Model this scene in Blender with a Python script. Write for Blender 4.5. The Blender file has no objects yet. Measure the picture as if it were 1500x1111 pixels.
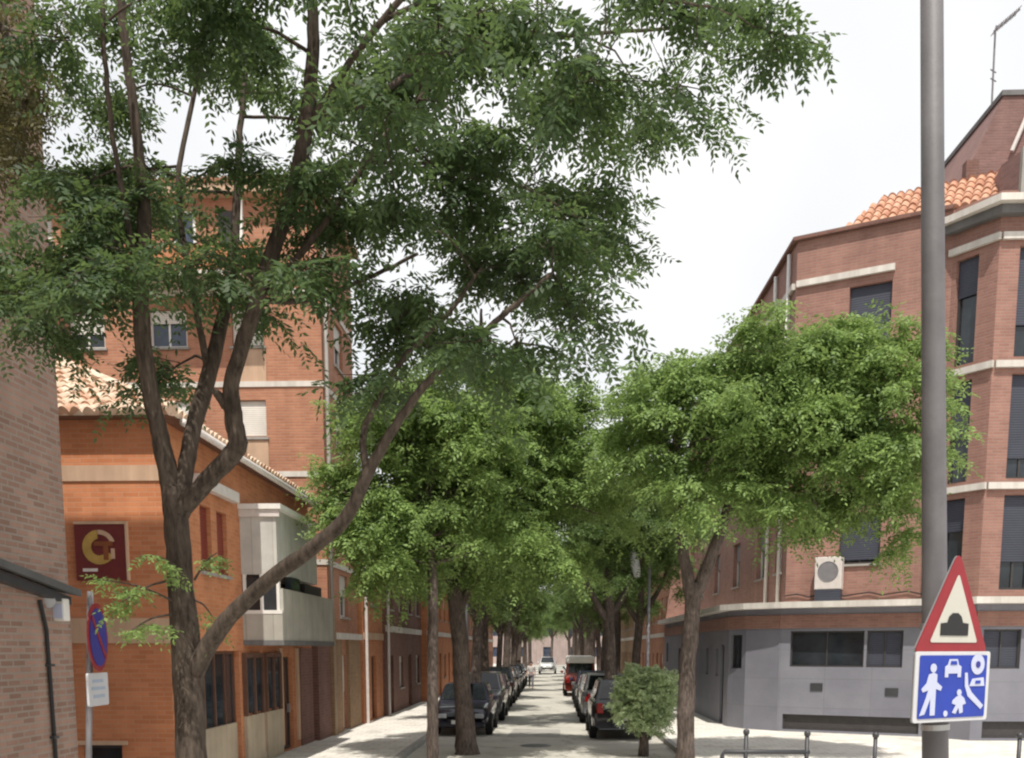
import bpy, math, random
import numpy as np
from mathutils import Vector, Matrix

PI = math.pi
rng = random.Random(11)
sc = bpy.context.scene
col = sc.collection

# ------------------------------------------------------------------ camera
F, PPX, PPY, HC = 1400.0, 750.0, 1130.0, 2.5
TH = math.atan(0.1286)
PSI = math.atan(0.0393 * math.cos(TH))
cd = bpy.data.cameras.new('camera')
cam = bpy.data.objects.new('camera', cd)
col.objects.link(cam)
cam.location = (0, 0, HC)
cam.rotation_euler = (PI / 2 - TH, 0, PSI)
cd.sensor_fit = 'HORIZONTAL'
cd.sensor_width = 36
cd.lens = F / 1500 * 36
cd.shift_y = (PPY - 555.5) / 1500
cd.clip_start = 0.1
cd.clip_end = 3000
sc.camera = cam
RC = cam.rotation_euler.to_matrix()


def at(px, py, Y):
    """world point seen at a photo position, on the plane at distance Y along the street"""
    d = RC @ Vector(((px - PPX) / F, (PPY - py) / F, -1))
    return Vector((0, 0, HC)) + d * (Y / d.y)


# ------------------------------------------------------------------ materials
def rgb(c):
    return (c[0], c[1], c[2], 1)


class NT:
    def __init__(s, name):
        s.m = bpy.data.materials.new(name)
        s.m.use_nodes = True
        s.t = s.m.node_tree
        s.b = s.t.nodes['Principled BSDF']
        s.out = s.t.nodes['Material Output']

    def n(s, typ, **kw):
        nd = s.t.nodes.new(typ)
        for k, v in kw.items():
            setattr(nd, k, v)
        return nd

    def l(s, a, b):
        s.t.links.new(a, b)

    def noise(s, scale, detail=4, vec=None, rough=.6):
        nd = s.n('ShaderNodeTexNoise')
        nd.inputs['Scale'].default_value = scale
        nd.inputs['Detail'].default_value = detail
        nd.inputs['Roughness'].default_value = rough
        if vec is not None:
            s.l(vec, nd.inputs['Vector'])
        return nd.outputs['Fac']

    def ramp(s, fac, stops):
        r = s.n('ShaderNodeValToRGB')
        els = r.color_ramp.elements
        while len(els) < len(stops):
            els.new(.5)
        for e, (p, c) in zip(els, stops):
            e.position = p
            e.color = rgb(c)
        s.l(fac, r.inputs['Fac'])
        return r.outputs['Color']

    def mix(s, a, b, fac, mode='MIX'):
        m = s.n('ShaderNodeMix', data_type='RGBA', blend_type=mode)
        for sock, v in ((m.inputs[6], a), (m.inputs[7], b)):
            if hasattr(v, 'is_output'):
                s.l(v, sock)
            else:
                sock.default_value = rgb(v)
        if hasattr(fac, 'is_output'):
            s.l(fac, m.inputs[0])
        else:
            m.inputs[0].default_value = fac
        return m.outputs[2]

    def bump(s, h, strength=.3, dist=.01):
        b = s.n('ShaderNodeBump')
        b.inputs['Strength'].default_value = strength
        b.inputs['Distance'].default_value = dist
        s.l(h, b.inputs['Height'])
        s.l(b.outputs['Normal'], s.b.inputs['Normal'])

    def uv(s):
        return s.n('ShaderNodeTexCoord').outputs['UV']

    def pos(s):
        return s.n('ShaderNodeNewGeometry').outputs['Position']

    def objc(s):
        return s.n('ShaderNodeTexCoord').outputs['Object']

    def col(s, c):
        if hasattr(c, 'is_output'):
            s.l(c, s.b.inputs['Base Color'])
        else:
            s.b.inputs['Base Color'].default_value = rgb(c)
        return s

    def rough(s, v):
        s.b.inputs['Roughness'].default_value = v
        return s


def sc3(c, k):
    return tuple(min(1, x * k) for x in c)


def plain(name, c, rough=.6, var=.25, scale=6, metal=0, spec=.4):
    m = NT(name)
    f = m.noise(scale, 5, m.objc())
    m.col(m.ramp(f, [(.25, sc3(c, 1 - var)), (.75, sc3(c, 1 + var * .6))])).rough(rough)
    m.b.inputs['Metallic'].default_value = metal
    m.b.inputs['Specular IOR Level'].default_value = spec
    m.bump(m.noise(scale * 8, 4, m.objc()), .08, .01)
    return m.m


def brick(name, c1, c2, mortar, row=.075, width=.26, stain=.35, bumps=.5, mort=.012, tint=None):
    m = NT(name)
    uv = m.uv()
    b = m.n('ShaderNodeTexBrick')
    b.inputs['Scale'].default_value = 1
    b.inputs['Brick Width'].default_value = width
    b.inputs['Row Height'].default_value = row
    b.inputs['Mortar Size'].default_value = mort
    b.inputs['Mortar Smooth'].default_value = .3
    b.inputs['Bias'].default_value = -.1
    b.inputs['Color1'].default_value = rgb(c1)
    b.inputs['Color2'].default_value = rgb(c2)
    b.inputs['Mortar'].default_value = rgb(mortar)
    m.l(uv, b.inputs['Vector'])
    big = m.ramp(m.noise(.35, 5, uv), [(.3, (1 - stain,) * 3), (.7, (1.0, 1.0, 1.0))])
    c = m.mix(b.outputs['Color'], big, .8, 'MULTIPLY')
    mid = m.ramp(m.noise(2.2, 5, uv), [(.3, (.8, .77, .78)), (.7, (1, 1, 1))])
    c = m.mix(c, mid, .8, 'MULTIPLY')
    # rain streaks running down the wall
    mp = m.n('ShaderNodeMapping')
    mp.inputs['Scale'].default_value = (2.2, .18, 1)
    m.l(uv, mp.inputs['Vector'])
    st = m.ramp(m.noise(1.0, 6, mp.outputs['Vector']), [(.35, (.72, .7, .7)), (.62, (1, 1, 1))])
    c = m.mix(c, st, .5, 'MULTIPLY')
    m.col(c).rough(.85)
    inv = m.n('ShaderNodeMath', operation='SUBTRACT')
    inv.inputs[0].default_value = 1
    m.l(b.outputs['Fac'], inv.inputs[1])
    m.bump(inv.outputs[0], bumps, .01)
    return m.m


def concrete(name, c, stain=.3, rough=.8, scale=1.2):
    m = NT(name)
    p = m.pos()
    a = m.ramp(m.noise(scale, 6, p), [(.3, sc3(c, 1 - stain)), (.7, c)])
    mp = m.n('ShaderNodeMapping')
    mp.inputs['Scale'].default_value = (3, 3, .3)
    m.l(p, mp.inputs['Vector'])
    st = m.ramp(m.noise(1.4, 5, mp.outputs['Vector']), [(.38, (.7, .68, .66)), (.6, (1, 1, 1))])
    m.col(m.mix(a, st, .55, 'MULTIPLY')).rough(rough)
    m.bump(m.noise(40, 4, p), .15, .01)
    return m.m


def glass(name, c=(.02, .025, .03), rough=.08):
    m = NT(name)
    f = m.noise(1.5, 3, m.objc())
    m.col(m.ramp(f, [(.3, sc3(c, .6)), (.7, sc3(c, 1.6))])).rough(rough)
    m.b.inputs['Specular IOR Level'].default_value = .6
    m.bump(m.noise(3, 2, m.objc()), .03, .02)
    return m.m


def shutter_mat(name, c, pitch=.05):
    m = NT(name)
    w = m.n('ShaderNodeTexWave', wave_type='BANDS', bands_direction='Y')
    w.inputs['Scale'].default_value = .31416 / pitch
    m.l(m.uv(), w.inputs['Vector'])
    f = m.noise(1.2, 4, m.pos())
    base = m.ramp(f, [(.3, sc3(c, .8)), (.7, sc3(c, 1.1))])
    m.col(m.mix(base, m.ramp(w.outputs['Fac'], [(.0, (.6, .6, .6)), (.35, (1, 1, 1))]), .8, 'MULTIPLY')).rough(.6)
    m.bump(w.outputs['Fac'], .4, .01)
    return m.m


def panels_mat(name, c, w=.32):
    """upright cladding boards"""
    m = NT(name)
    wv = m.n('ShaderNodeTexWave', wave_type='BANDS', bands_direction='X', wave_profile='SAW')
    wv.inputs['Scale'].default_value = .31416 / w
    m.l(m.uv(), wv.inputs['Vector'])
    f = m.ramp(m.noise(1.3, 5, m.pos()), [(.3, sc3(c, .72)), (.7, sc3(c, 1.05))])
    g = m.ramp(wv.outputs['Fac'], [(.0, (.55, .53, .5)), (.06, (1, 1, 1)), (.95, (.9, .9, .9))])
    m.col(m.mix(f, g, .8, 'MULTIPLY')).rough(.6)
    return m.m


def tile_mat(name, c1, c2, c3):
    m = NT(name)
    a = m.n('ShaderNodeTexVoronoi')
    a.inputs['Scale'].default_value = 4.5
    m.l(m.pos(), a.inputs['Vector'])
    s = m.n('ShaderNodeSeparateColor')
    m.l(a.outputs['Color'], s.inputs['Color'])
    cc = m.ramp(s.outputs['Red'], [(.1, c1), (.5, c2), (.9, c3)])
    mo = m.ramp(m.noise(9, 5, m.pos()), [(.35, (.6, .58, .52)), (.6, (1, 1, 1))])
    m.col(m.mix(cc, mo, .6, 'MULTIPLY')).rough(.85)
    return m.m


def bark_mat(name, c1, c2):
    m = NT(name)
    mp = m.n('ShaderNodeMapping')
    mp.inputs['Scale'].default_value = (1, 1, .22)
    m.l(m.pos(), mp.inputs['Vector'])
    f = m.noise(26, 6, mp.outputs['Vector'], .7)
    g = m.noise(2.2, 3, m.pos())
    c = m.ramp(f, [(.33, c1), (.66, c2)])
    m.col(m.mix(c, m.ramp(g, [(.35, (.6, .6, .58)), (.65, (1, 1, 1))]), .8, 'MULTIPLY')).rough(.9)
    m.b.inputs['Specular IOR Level'].default_value = .15
    m.bump(f, .7, .02)
    return m.m


def leaf_mat(name, dark, lightc, trans, tfac=.38, spec=.35):
    m = NT(name)
    g = m.n('ShaderNodeNewGeometry')
    cl = m.noise(1.6, 3, m.pos())
    add = m.n('ShaderNodeMath', operation='MULTIPLY_ADD')
    m.l(g.outputs['Random Per Island'], add.inputs[0])
    add.inputs[1].default_value = .55
    m.l(cl, add.inputs[2])
    k = m.n('ShaderNodeMath', operation='MULTIPLY')
    m.l(add.outputs[0], k.inputs[0])
    k.inputs[1].default_value = .72
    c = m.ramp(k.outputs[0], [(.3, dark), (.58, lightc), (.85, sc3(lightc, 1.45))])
    m.col(c).rough(.55)
    m.b.inputs['Specular IOR Level'].default_value = spec
    tr = m.n('ShaderNodeBsdfTranslucent')
    tc = m.mix(c, trans, .6)
    m.l(tc, tr.inputs['Color'])
    ms = m.n('ShaderNodeMixShader')
    ms.inputs[0].default_value = tfac
    m.l(m.b.outputs[0], ms.inputs[1])
    m.l(tr.outputs[0], ms.inputs[2])
    m.l(ms.outputs[0], m.out.inputs['Surface'])
    return m.m


M = {}
M['brick_grey'] = brick('brick_grey_pink', (.42, .26, .195), (.26, .15, .108), (.36, .29, .24), row=.068, width=.235, stain=.25, bumps=.7, mort=.014)
M['brick_orange'] = brick('brick_orange', (.6, .235, .105), (.49, .175, .07), (.52, .27, .15), stain=.2, bumps=.3, mort=.008)
M['brick_pink'] = brick('brick_pink', (.52, .235, .135), (.43, .18, .1), (.44, .255, .17), stain=.25)
M['brick_red'] = brick('brick_red', (.385, .195, .15), (.31, .15, .117), (.335, .225, .185), stain=.25)
M['brick_dark'] = brick('brick_dark', (.24, .11, .085), (.17, .075, .06), (.22, .14, .11), stain=.3)
M['brick_ochre'] = brick('brick_ochre', (.4, .24, .12), (.32, .18, .09), (.33, .25, .17), stain=.3)
M['stone_band'] = concrete('stone_band', (.56, .38, .26), .2)
M['white_band'] = concrete('white_band', (.66, .62, .57), .2)
M['granite'] = None
M['concrete'] = concrete('weathered_concrete', (.36, .34, .31), .3)
M['concrete_dark'] = concrete('dark_concrete', (.17, .165, .165), .3)
M['slab_dark'] = concrete('dark_slab', (.1, .1, .1), .3)
M['balcony'] = panels_mat('balcony_panels', (.43, .41, .36), .55)
M['cladding'] = panels_mat('white_cladding', (.56, .55, .51), .42)
M['beige_board'] = panels_mat('beige_boards', (.4, .33, .24), .3)
M['glass'] = glass('window_glass')
M['glass_blue'] = glass('bluish_glass', (.035, .045, .07))
M['car_glass'] = glass('car_glass', (.012, .014, .016), .04)
M['blind_blue'] = shutter_mat('slate_blue_blind', (.042, .046, .068), .06)
M['shutter_white'] = shutter_mat('white_shutter', (.68, .64, .58))
M['shutter_grey'] = shutter_mat('grey_shutter', (.22, .21, .22))
M['shutter_red'] = shutter_mat('dark_red_shutter', (.2, .03, .02))
M['frame_white'] = plain('white_frame', (.72, .7, .66), .5, .12)
M['frame_dark'] = plain('dark_frame', (.05, .045, .045), .5)
M['frame_brown'] = plain('brown_frame', (.12, .06, .04), .5)
M['tile_pale'] = tile_mat('pale_roof_tiles', (.62, .45, .33), (.7, .58, .46), (.5, .3, .2))
M['tile_orange'] = tile_mat('orange_roof_tiles', (.5, .26, .165), (.57, .34, .235), (.42, .2, .125))
M['bark'] = bark_mat('bark_brown', (.042, .034, .028), (.145, .112, .09))
M['bark_grey'] = bark_mat('bark_grey', (.055, .045, .04), (.185, .145, .125))
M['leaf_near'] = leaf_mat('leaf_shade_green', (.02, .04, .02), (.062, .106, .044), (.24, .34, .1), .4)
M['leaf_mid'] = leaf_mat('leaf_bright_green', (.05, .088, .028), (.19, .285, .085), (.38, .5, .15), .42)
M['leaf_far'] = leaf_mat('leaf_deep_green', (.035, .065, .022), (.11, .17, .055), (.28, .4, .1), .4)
M['leaf_bush'] = leaf_mat('leaf_bush_green', (.24, .33, .18), (.46, .55, .32), (.5, .6, .28), .35)
M['leaf_brown'] = leaf_mat('leaf_olive_brown', (.04, .04, .018), (.09, .085, .035), (.2, .18, .05), .3)
M['steel'] = plain('galvanised_steel', (.2, .19, .2), .55, .25, 5, .1)
M['pole'] = concrete('streaked_pole_paint', (.165, .158, .168), .35, .6, 3)
M['steel_dark'] = plain('dark_painted_steel', (.045, .045, .05), .45, .2)
M['black'] = plain('black_plastic', (.014, .014, .015), .5, .1)
M['rubber'] = plain('tyre_rubber', (.015, .015, .015), .85, .2)
M['rim'] = plain('alloy_rim', (.42, .42, .43), .35, .1, 5, .7)
M['lamp_white'] = plain('headlamp_lens', (.4, .41, .43), .15, .05)
M['lamp_red'] = plain('tail_lamp', (.35, .01, .01), .2, .1)
M['plate'] = plain('number_plate', (.75, .75, .72), .4, .05)
M['sign_white'] = plain('sign_white', (.55, .55, .57), .45, .08)
M['sign_cream'] = plain('sign_cream', (.5, .485, .43), .45, .06)
M['sign_red'] = plain('sign_red', (.26, .018, .026), .4, .15)
M['sign_blue'] = plain('sign_blue', (.012, .04, .34), .4, .15)
M['sign_deep_blue'] = plain('sign_deep_blue', (.03, .03, .25), .4, .15)
M['sign_back'] = plain('sign_back_metal', (.3, .3, .31), .5, .1, 5, .4)
M['sign_lilac'] = plain('sign_lilac_white', (.48, .51, .66), .45, .06)
M['maroon'] = plain('maroon_board', (.13, .02, .02), .5, .2)
M['gold'] = plain('gold_letter', (.42, .27, .07), .6, .3)
M['text_grey'] = plain('small_print_grey', (.36, .42, .52), .6, .1)
M['gutter'] = plain('pale_gutter', (.6, .55, .52), .5, .15)
M['penthouse'] = brick('penthouse_brick', (.3, .165, .145), (.23, .125, .11), (.26, .17, .15), stain=.25)
M['skin'] = plain('skin', (.45, .27, .2), .6, .1)
M['hair'] = plain('dark_hair', (.03, .02, .015), .7, .2)
M['cloth_dark'] = plain('dark_cloth', (.03, .03, .035), .9, .2)
M['cloth_pale'] = plain('pale_cloth', (.5, .47, .45), .9, .1)
M['cloth_grey'] = plain('grey_cloth', (.16, .15, .17), .9, .2)
M['canvas'] = plain('white_canvas', (.8, .78, .74), .8, .06)


def make_granite():
    m = NT('grey_granite_panels')
    uv = m.uv()
    b = m.n('ShaderNodeTexBrick')
    b.offset = 0
    for k, v in (('Scale', 1), ('Brick Width', 1.25), ('Row Height', .82), ('Mortar Size', .008)):
        b.inputs[k].default_value = v
    b.inputs['Color1'].default_value = rgb((.24, .24, .27))
    b.inputs['Color2'].default_value = rgb((.215, .215, .25))
    b.inputs['Mortar'].default_value = rgb((.19, .19, .2))
    m.l(uv, b.inputs['Vector'])
    n1 = m.ramp(m.noise(55, 3, uv), [(.35, (.75, .75, .77)), (.65, (1, 1, 1))])
    n2 = m.ramp(m.noise(.9, 5, uv), [(.3, (.72, .72, .76)), (.7, (1, 1, 1))])
    m.col(m.mix(m.mix(b.outputs['Color'], n1, .8, 'MULTIPLY'), n2, .9, 'MULTIPLY')).rough(.55)
    return m.m


M['granite'] = make_granite()


def ground_mat(name, c, cracks=True, paving=None, stain=.35):
    m = NT(name)
    p = m.pos()
    f = m.ramp(m.noise(.45, 6, p), [(.3, sc3(c, 1 - stain)), (.7, c)])
    g = m.ramp(m.noise(60, 3, p), [(.3, (.88, .88, .88)), (.7, (1, 1, 1))])
    cc = m.mix(f, g, .7, 'MULTIPLY')
    oil = m.ramp(m.noise(1.3, 3, p), [(.34, (.72, .7, .68)), (.46, (1, 1, 1))])
    cc = m.mix(cc, oil, .6, 'MULTIPLY')
    if paving:
        b = m.n('ShaderNodeTexBrick')
        b.offset = 0.5
        for k, v in (('Scale', 1), ('Brick Width', paving), ('Row Height', paving), ('Mortar Size', .008)):
            b.inputs[k].default_value = v
        b.inputs['Color1'].default_value = rgb((1, 1, 1))
        b.inputs['Color2'].default_value = rgb((.86, .85, .84))
        b.inputs['Mortar'].default_value = rgb((.5, .48, .46))
        m.l(p, b.inputs['Vector'])
        cc = m.mix(cc, b.outputs['Color'], .9, 'MULTIPLY')
    elif cracks:
        v = m.n('ShaderNodeTexVoronoi', feature='DISTANCE_TO_EDGE')
        v.inputs['Scale'].default_value = .28
        w = m.n('ShaderNodeVectorMath', operation='ADD')
        m.l(p, w.inputs[0])
        nz = m.n('ShaderNodeTexNoise')
        nz.inputs['Scale'].default_value = 1.5
        m.l(p, nz.inputs['Vector'])
        m.l(nz.outputs['Color'], w.inputs[1])
        m.l(w.outputs[0], v.inputs['Vector'])
        cc = m.mix(cc, m.ramp(v.outputs['Distance'], [(.0, (.45, .44, .43)), (.012, (1, 1, 1))]), .8, 'MULTIPLY')
    m.col(cc).rough(.9)
    m.bump(m.noise(90, 3, p), .2, .01)
    return m.m


M['asphalt'] = ground_mat('pale_road', (.55, .53, .47), stain=.28)  # pale cream-grey base tone under the stains and cracks
M['pave'] = ground_mat('pale_paving', (.76, .73, .67), paving=.4, stain=.14)
M['earth'] = ground_mat('plain_ground', (.3, .27, .22), cracks=False)
M['kerb'] = concrete('kerb_stone', (.42, .41, .39), .25)


def paint(name, c):
    m = NT('car_paint_' + name)
    m.col(c).rough(.3)
    m.b.inputs['Metallic'].default_value = .2
    m.b.inputs['Coat Weight'].default_value = .7
    m.b.inputs['Coat Roughness'].default_value = .06
    f = m.ramp(m.noise(3, 5, m.objc()), [(.35, sc3(c, .75)), (.65, c)])
    m.col(f)
    return m.m


# ------------------------------------------------------------------ mesh builder
ORG = {}


def setp(o, label=None, cat=None, group=None, kind=None):
    for k, v in (('label', label), ('category', cat), ('group', group), ('kind', kind)):
        if v:
            o[k] = v
    return o


def thing(name, label, cat, loc, rz=0, group=None):
    o = bpy.data.objects.new(name, None)
    o.empty_display_size = .3
    col.objects.link(o)
    o.location = loc
    o.rotation_euler = (0, 0, rz)
    ORG[o.name] = Vector(loc)
    return setp(o, label, cat, group)


class MB:
    def __init__(s):
        s.v, s.f, s.m = [], [], []

    def face(s, pts, mi=0):
        b = len(s.v)
        s.v += [tuple(p) for p in pts]
        s.f.append(tuple(range(b, b + len(pts))))
        s.m.append(mi)

    def box(s, x0, x1, y0, y1, z0, z1, mi=0):
        s.prism([(x0, y0), (x1, y0), (x1, y1), (x0, y1)], z0, z1, mi)

    def prism(s, poly, z0, z1, mi=0):
        b = len(s.v)
        n = len(poly)
        s.v += [(x, y, z0) for x, y in poly] + [(x, y, z1) for x, y in poly]
        for i in range(n):
            j = (i + 1) % n
            s.f.append((b + i, b + j, b + n + j, b + n + i))
            s.m.append(mi)
        s.f.append(tuple(b + i for i in reversed(range(n))))
        s.f.append(tuple(b + n + i for i in range(n)))
        s.m += [mi, mi]

    def slab(s, poly3, off, mi=0):
        """extrude a 3-D polygon by a vector"""
        b = len(s.v)
        n = len(poly3)
        off = Vector(off)
        s.v += [tuple(p) for p in poly3] + [tuple(Vector(p) + off) for p in poly3]
        for i in range(n):
            j = (i + 1) % n
            s.f.append((b + i, b + n + i, b + n + j, b + j))
            s.m.append(mi)
        s.f.append(tuple(b + i for i in range(n)))
        s.f.append(tuple(b + n + i for i in reversed(range(n))))
        s.m += [mi, mi]

    def tube(s, pts, rad, n=10, mi=0, cap=True):
        pts = [Vector(p) for p in pts]
        if not isinstance(rad, (list, tuple)):
            rad = [rad] * len(pts)
        b = len(s.v)
        ref = None
        for i, p in enumerate(pts):
            d = (pts[min(i + 1, len(pts) - 1)] - pts[max(i - 1, 0)]).normalized()
            if ref is None:
                ref = Vector((1, 0, 0)) if abs(d.x) < .8 else Vector((0, 1, 0))
            u = (ref - d * ref.dot(d)).normalized()
            w = d.cross(u)
            ref = u
            for k in range(n):
                a = 2 * PI * k / n
                s.v.append(tuple(p + (u * math.cos(a) + w * math.sin(a)) * rad[i]))
        for i in range(len(pts) - 1):
            for k in range(n):
                k2 = (k + 1) % n
                s.f.append((b + i * n + k, b + i * n + k2, b + (i + 1) * n + k2, b + (i + 1) * n + k))
                s.m.append(mi)
        if cap:
            s.f.append(tuple(b + k for k in reversed(range(n))))
            e = b + (len(pts) - 1) * n
            s.f.append(tuple(e + k for k in range(n)))
            s.m += [mi, mi]

    def lathe(s, prof, center, axis='Z', n=20, mi=0):
        b = len(s.v)
        c = Vector(center)
        for r, h in prof:
            for k in range(n):
                a = 2 * PI * k / n
                q = (r * math.cos(a), r * math.sin(a))
                if axis == 'Z':
                    p = Vector((q[0], q[1], h))
                elif axis == 'X':
                    p = Vector((h, q[0], q[1]))
                else:
                    p = Vector((q[0], h, q[1]))
                s.v.append(tuple(c + p))
        for i in range(len(prof) - 1):
            for k in range(n):
                k2 = (k + 1) % n
                s.f.append((b + i * n + k, b + i * n + k2, b + (i + 1) * n + k2, b + (i + 1) * n + k))
                s.m.append(mi)

    def build(s, name, mats, parent=None, local=False, smooth=False, bevel=0):
        me = bpy.data.meshes.new(name)
        v = s.v
        if parent is not None and not local:
            root = parent
            while root.parent:
                root = root.parent
            o0 = ORG[root.name]
            v = [(x - o0.x, y - o0.y, z - o0.z) for x, y, z in v]
        me.from_pydata(v, [], s.f)
        if not isinstance(mats, (list, tuple)):
            mats = [mats]
        for m in mats:
            me.materials.append(m)
        me.polygons.foreach_set('material_index', s.m)
        if smooth:
            me.polygons.foreach_set('use_smooth', [True] * len(s.f))
        me.update()
        # box-projected UVs in metres, taken along each wall's own direction
        uvl = me.uv_layers.new(name='uv')
        src = s.v
        for p in me.polygons:
            n = p.normal
            if abs(n.z) > .75:
                for li in p.loop_indices:
                    q = src[me.loops[li].vertex_index]
                    uvl.data[li].uv = (q[0], q[1])
            else:
                h = math.hypot(n.x, n.y) or 1
                tx, ty = -n.y / h, n.x / h
                for li in p.loop_indices:
                    q = src[me.loops[li].vertex_index]
                    uvl.data[li].uv = (q[0] * tx + q[1] * ty, q[2])
        o = bpy.data.objects.new(name, me)
        col.objects.link(o)
        if parent is not None:
            o.parent = parent
        if bevel:
            bm = o.modifiers.new('bevel', 'BEVEL')
            bm.width = bevel
            bm.segments = 2
            bm.limit_method = 'ANGLE'
        return o


def frame2(p0, p1):
    d = Vector((p1[0] - p0[0], p1[1] - p0[1], 0))
    L = d.length
    d.normalize()
    return d, Vector((d.y, -d.x, 0)), L


def wall(mb, p0, p1, z0, z1, holes=(), depth=.22, mi=0):
    """wall skin from p0 to p1, outside to the right of travel, with reveals round each opening"""
    d, n, L = frame2(p0, p1)
    P = Vector((p0[0], p0[1], 0))
    us = sorted({0, L, *[h[0] for h in holes], *[h[1] for h in holes]})
    zs = sorted({z0, z1, *[h[2] for h in holes], *[h[3] for h in holes]})
    us = [u for u in us if 0 <= u <= L]
    zs = [z for z in zs if z0 <= z <= z1]

    def pt(u, z, k=0):
        return P + d * u - n * k + Vector((0, 0, z))
    for a, b in zip(us, us[1:]):
        for c, e in zip(zs, zs[1:]):
            mu, mz = (a + b) / 2, (c + e) / 2
            if any(h[0] < mu < h[1] and h[2] < mz < h[3] for h in holes):
                continue
            mb.face([pt(a, c), pt(b, c), pt(b, e), pt(a, e)], mi)
    for u0, u1, c, e in holes:
        mb.face([pt(u0, c), pt(u0, e), pt(u0, e, depth), pt(u0, c, depth)], mi)
        mb.face([pt(u1, c), pt(u1, c, depth), pt(u1, e, depth), pt(u1, e)], mi)
        mb.face([pt(u0, c), pt(u0, c, depth), pt(u1, c, depth), pt(u1, c)], mi)
        mb.face([pt(u0, e), pt(u1, e), pt(u1, e, depth), pt(u0, e, depth)], mi)


def wbox(mb, p0, p1, u0, u1, z0, z1, out, inn, mi=0):
    """box against a wall: from u0 to u1 along it, standing `out` proud and `inn` into it"""
    d, n, L = frame2(p0, p1)
    P = Vector((p0[0], p0[1], 0))
    q = [P + d * u0 + n * out, P + d * u1 + n * out, P + d * u1 - n * inn, P + d * u0 - n * inn]
    mb.prism([(a.x, a.y) for a in q], z0, z1, mi)


def window(parent, p0, p1, hole, depth=.16, fm=None, pm=None, shut=0, sm=None, bars=1, sill=True, name='window', fw=.055, hbar=False):
    u0, u1, z0, z1 = hole
    mb = MB()
    e = .003
    a, b, c, d_ = u0 + e, u1 - e, z0 + e, z1 - e
    o, i = -depth + .06, depth + .02
    wbox(mb, p0, p1, a, a + fw, c, d_, o, i)
    wbox(mb, p0, p1, b - fw, b, c, d_, o, i)
    wbox(mb, p0, p1, a + fw, b - fw, d_ - fw, d_, o, i)
    wbox(mb, p0, p1, a + fw, b - fw, c, c + fw, o, i)
    for k in range(bars):
        m = a + (b - a) * (k + 1) / (bars + 1)
        wbox(mb, p0, p1, m - fw * .45, m + fw * .45, c + fw, d_ - fw, o - .006, i)
    f = mb.build(name, fm or M['frame_white'], parent)
    g = MB()
    wbox(g, p0, p1, a + fw * .5, b - fw * .5, c + fw * .5, d_ - fw * .5, -depth + .02, depth + .01)
    g.build('pane', pm or M['glass'], f)
    if shut > 0:
        s = MB()
        wbox(s, p0, p1, a + fw * .3, b - fw * .3, d_ - (d_ - c) * shut, d_ - .01, -depth + .085, depth - .062)
        s.build('shutter', sm or M['shutter_white'], f)
    if sill:
        s = MB()
        wbox(s, p0, p1, u0 - .06, u1 + .06, z0 - .06, z0 - .002, .06, .1)
        s.build('sill', M['concrete'], f)
    return f


def tile_slope(mb, o, du, dv, W, Lv, keep=None, pitch=.2, course=.38, amp=.045, mi=0):
    """barrel tiles: o eave corner, du unit along the eave, dv unit up the slope"""
    o, du, dv = Vector(o), Vector(du).normalized(), Vector(dv).normalized()
    up = du.cross(dv).normalized()
    if up.z < 0:
        up = -up
    nu = int(W / pitch) * 6
    nv = int(Lv / course)
    for j in range(nv + 1):
        v0, v1 = j * course, min((j + 1) * course + .04, Lv)
        if v1 - v0 < .05:
            continue
        b = len(mb.v)
        for v, lift in ((v0, .05), (v1, .012)):
            for i in range(nu + 1):
                u = i * pitch / 6
                ph = (i % 6) / 6
                h = amp * (2 * abs(math.sin(PI * ph)) ** .8 - .6) + lift + rr(i // 6, j)
                mb.v.append(tuple(o + du * u + dv * v + up * h))
        for i in range(nu):
            if keep and not keep(o + du * ((i + .5) * pitch / 6) + dv * (v0 + v1) / 2):
                continue
            mb.f.append((b + i, b + i + 1, b + nu + 1 + i + 1, b + nu + 1 + i))
            mb.m.append(mi)
        # front edge thickness of the course
        e = len(mb.v)
        for i in range(nu + 1):
            u = i * pitch / 6
            mb.v.append(tuple(o + du * u + dv * (v0 + .005) + up * (-.015)))
        for i in range(nu):
            if keep and not keep(o + du * ((i + .5) * pitch / 6) + dv * (v0 + v1) / 2):
                continue
            mb.f.append((e + i, e + i + 1, b + i + 1, b + i))
            mb.m.append(mi)


def rr(i, j):
    return ((i * 7919 + j * 104729) % 97) / 97 * .02


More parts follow.
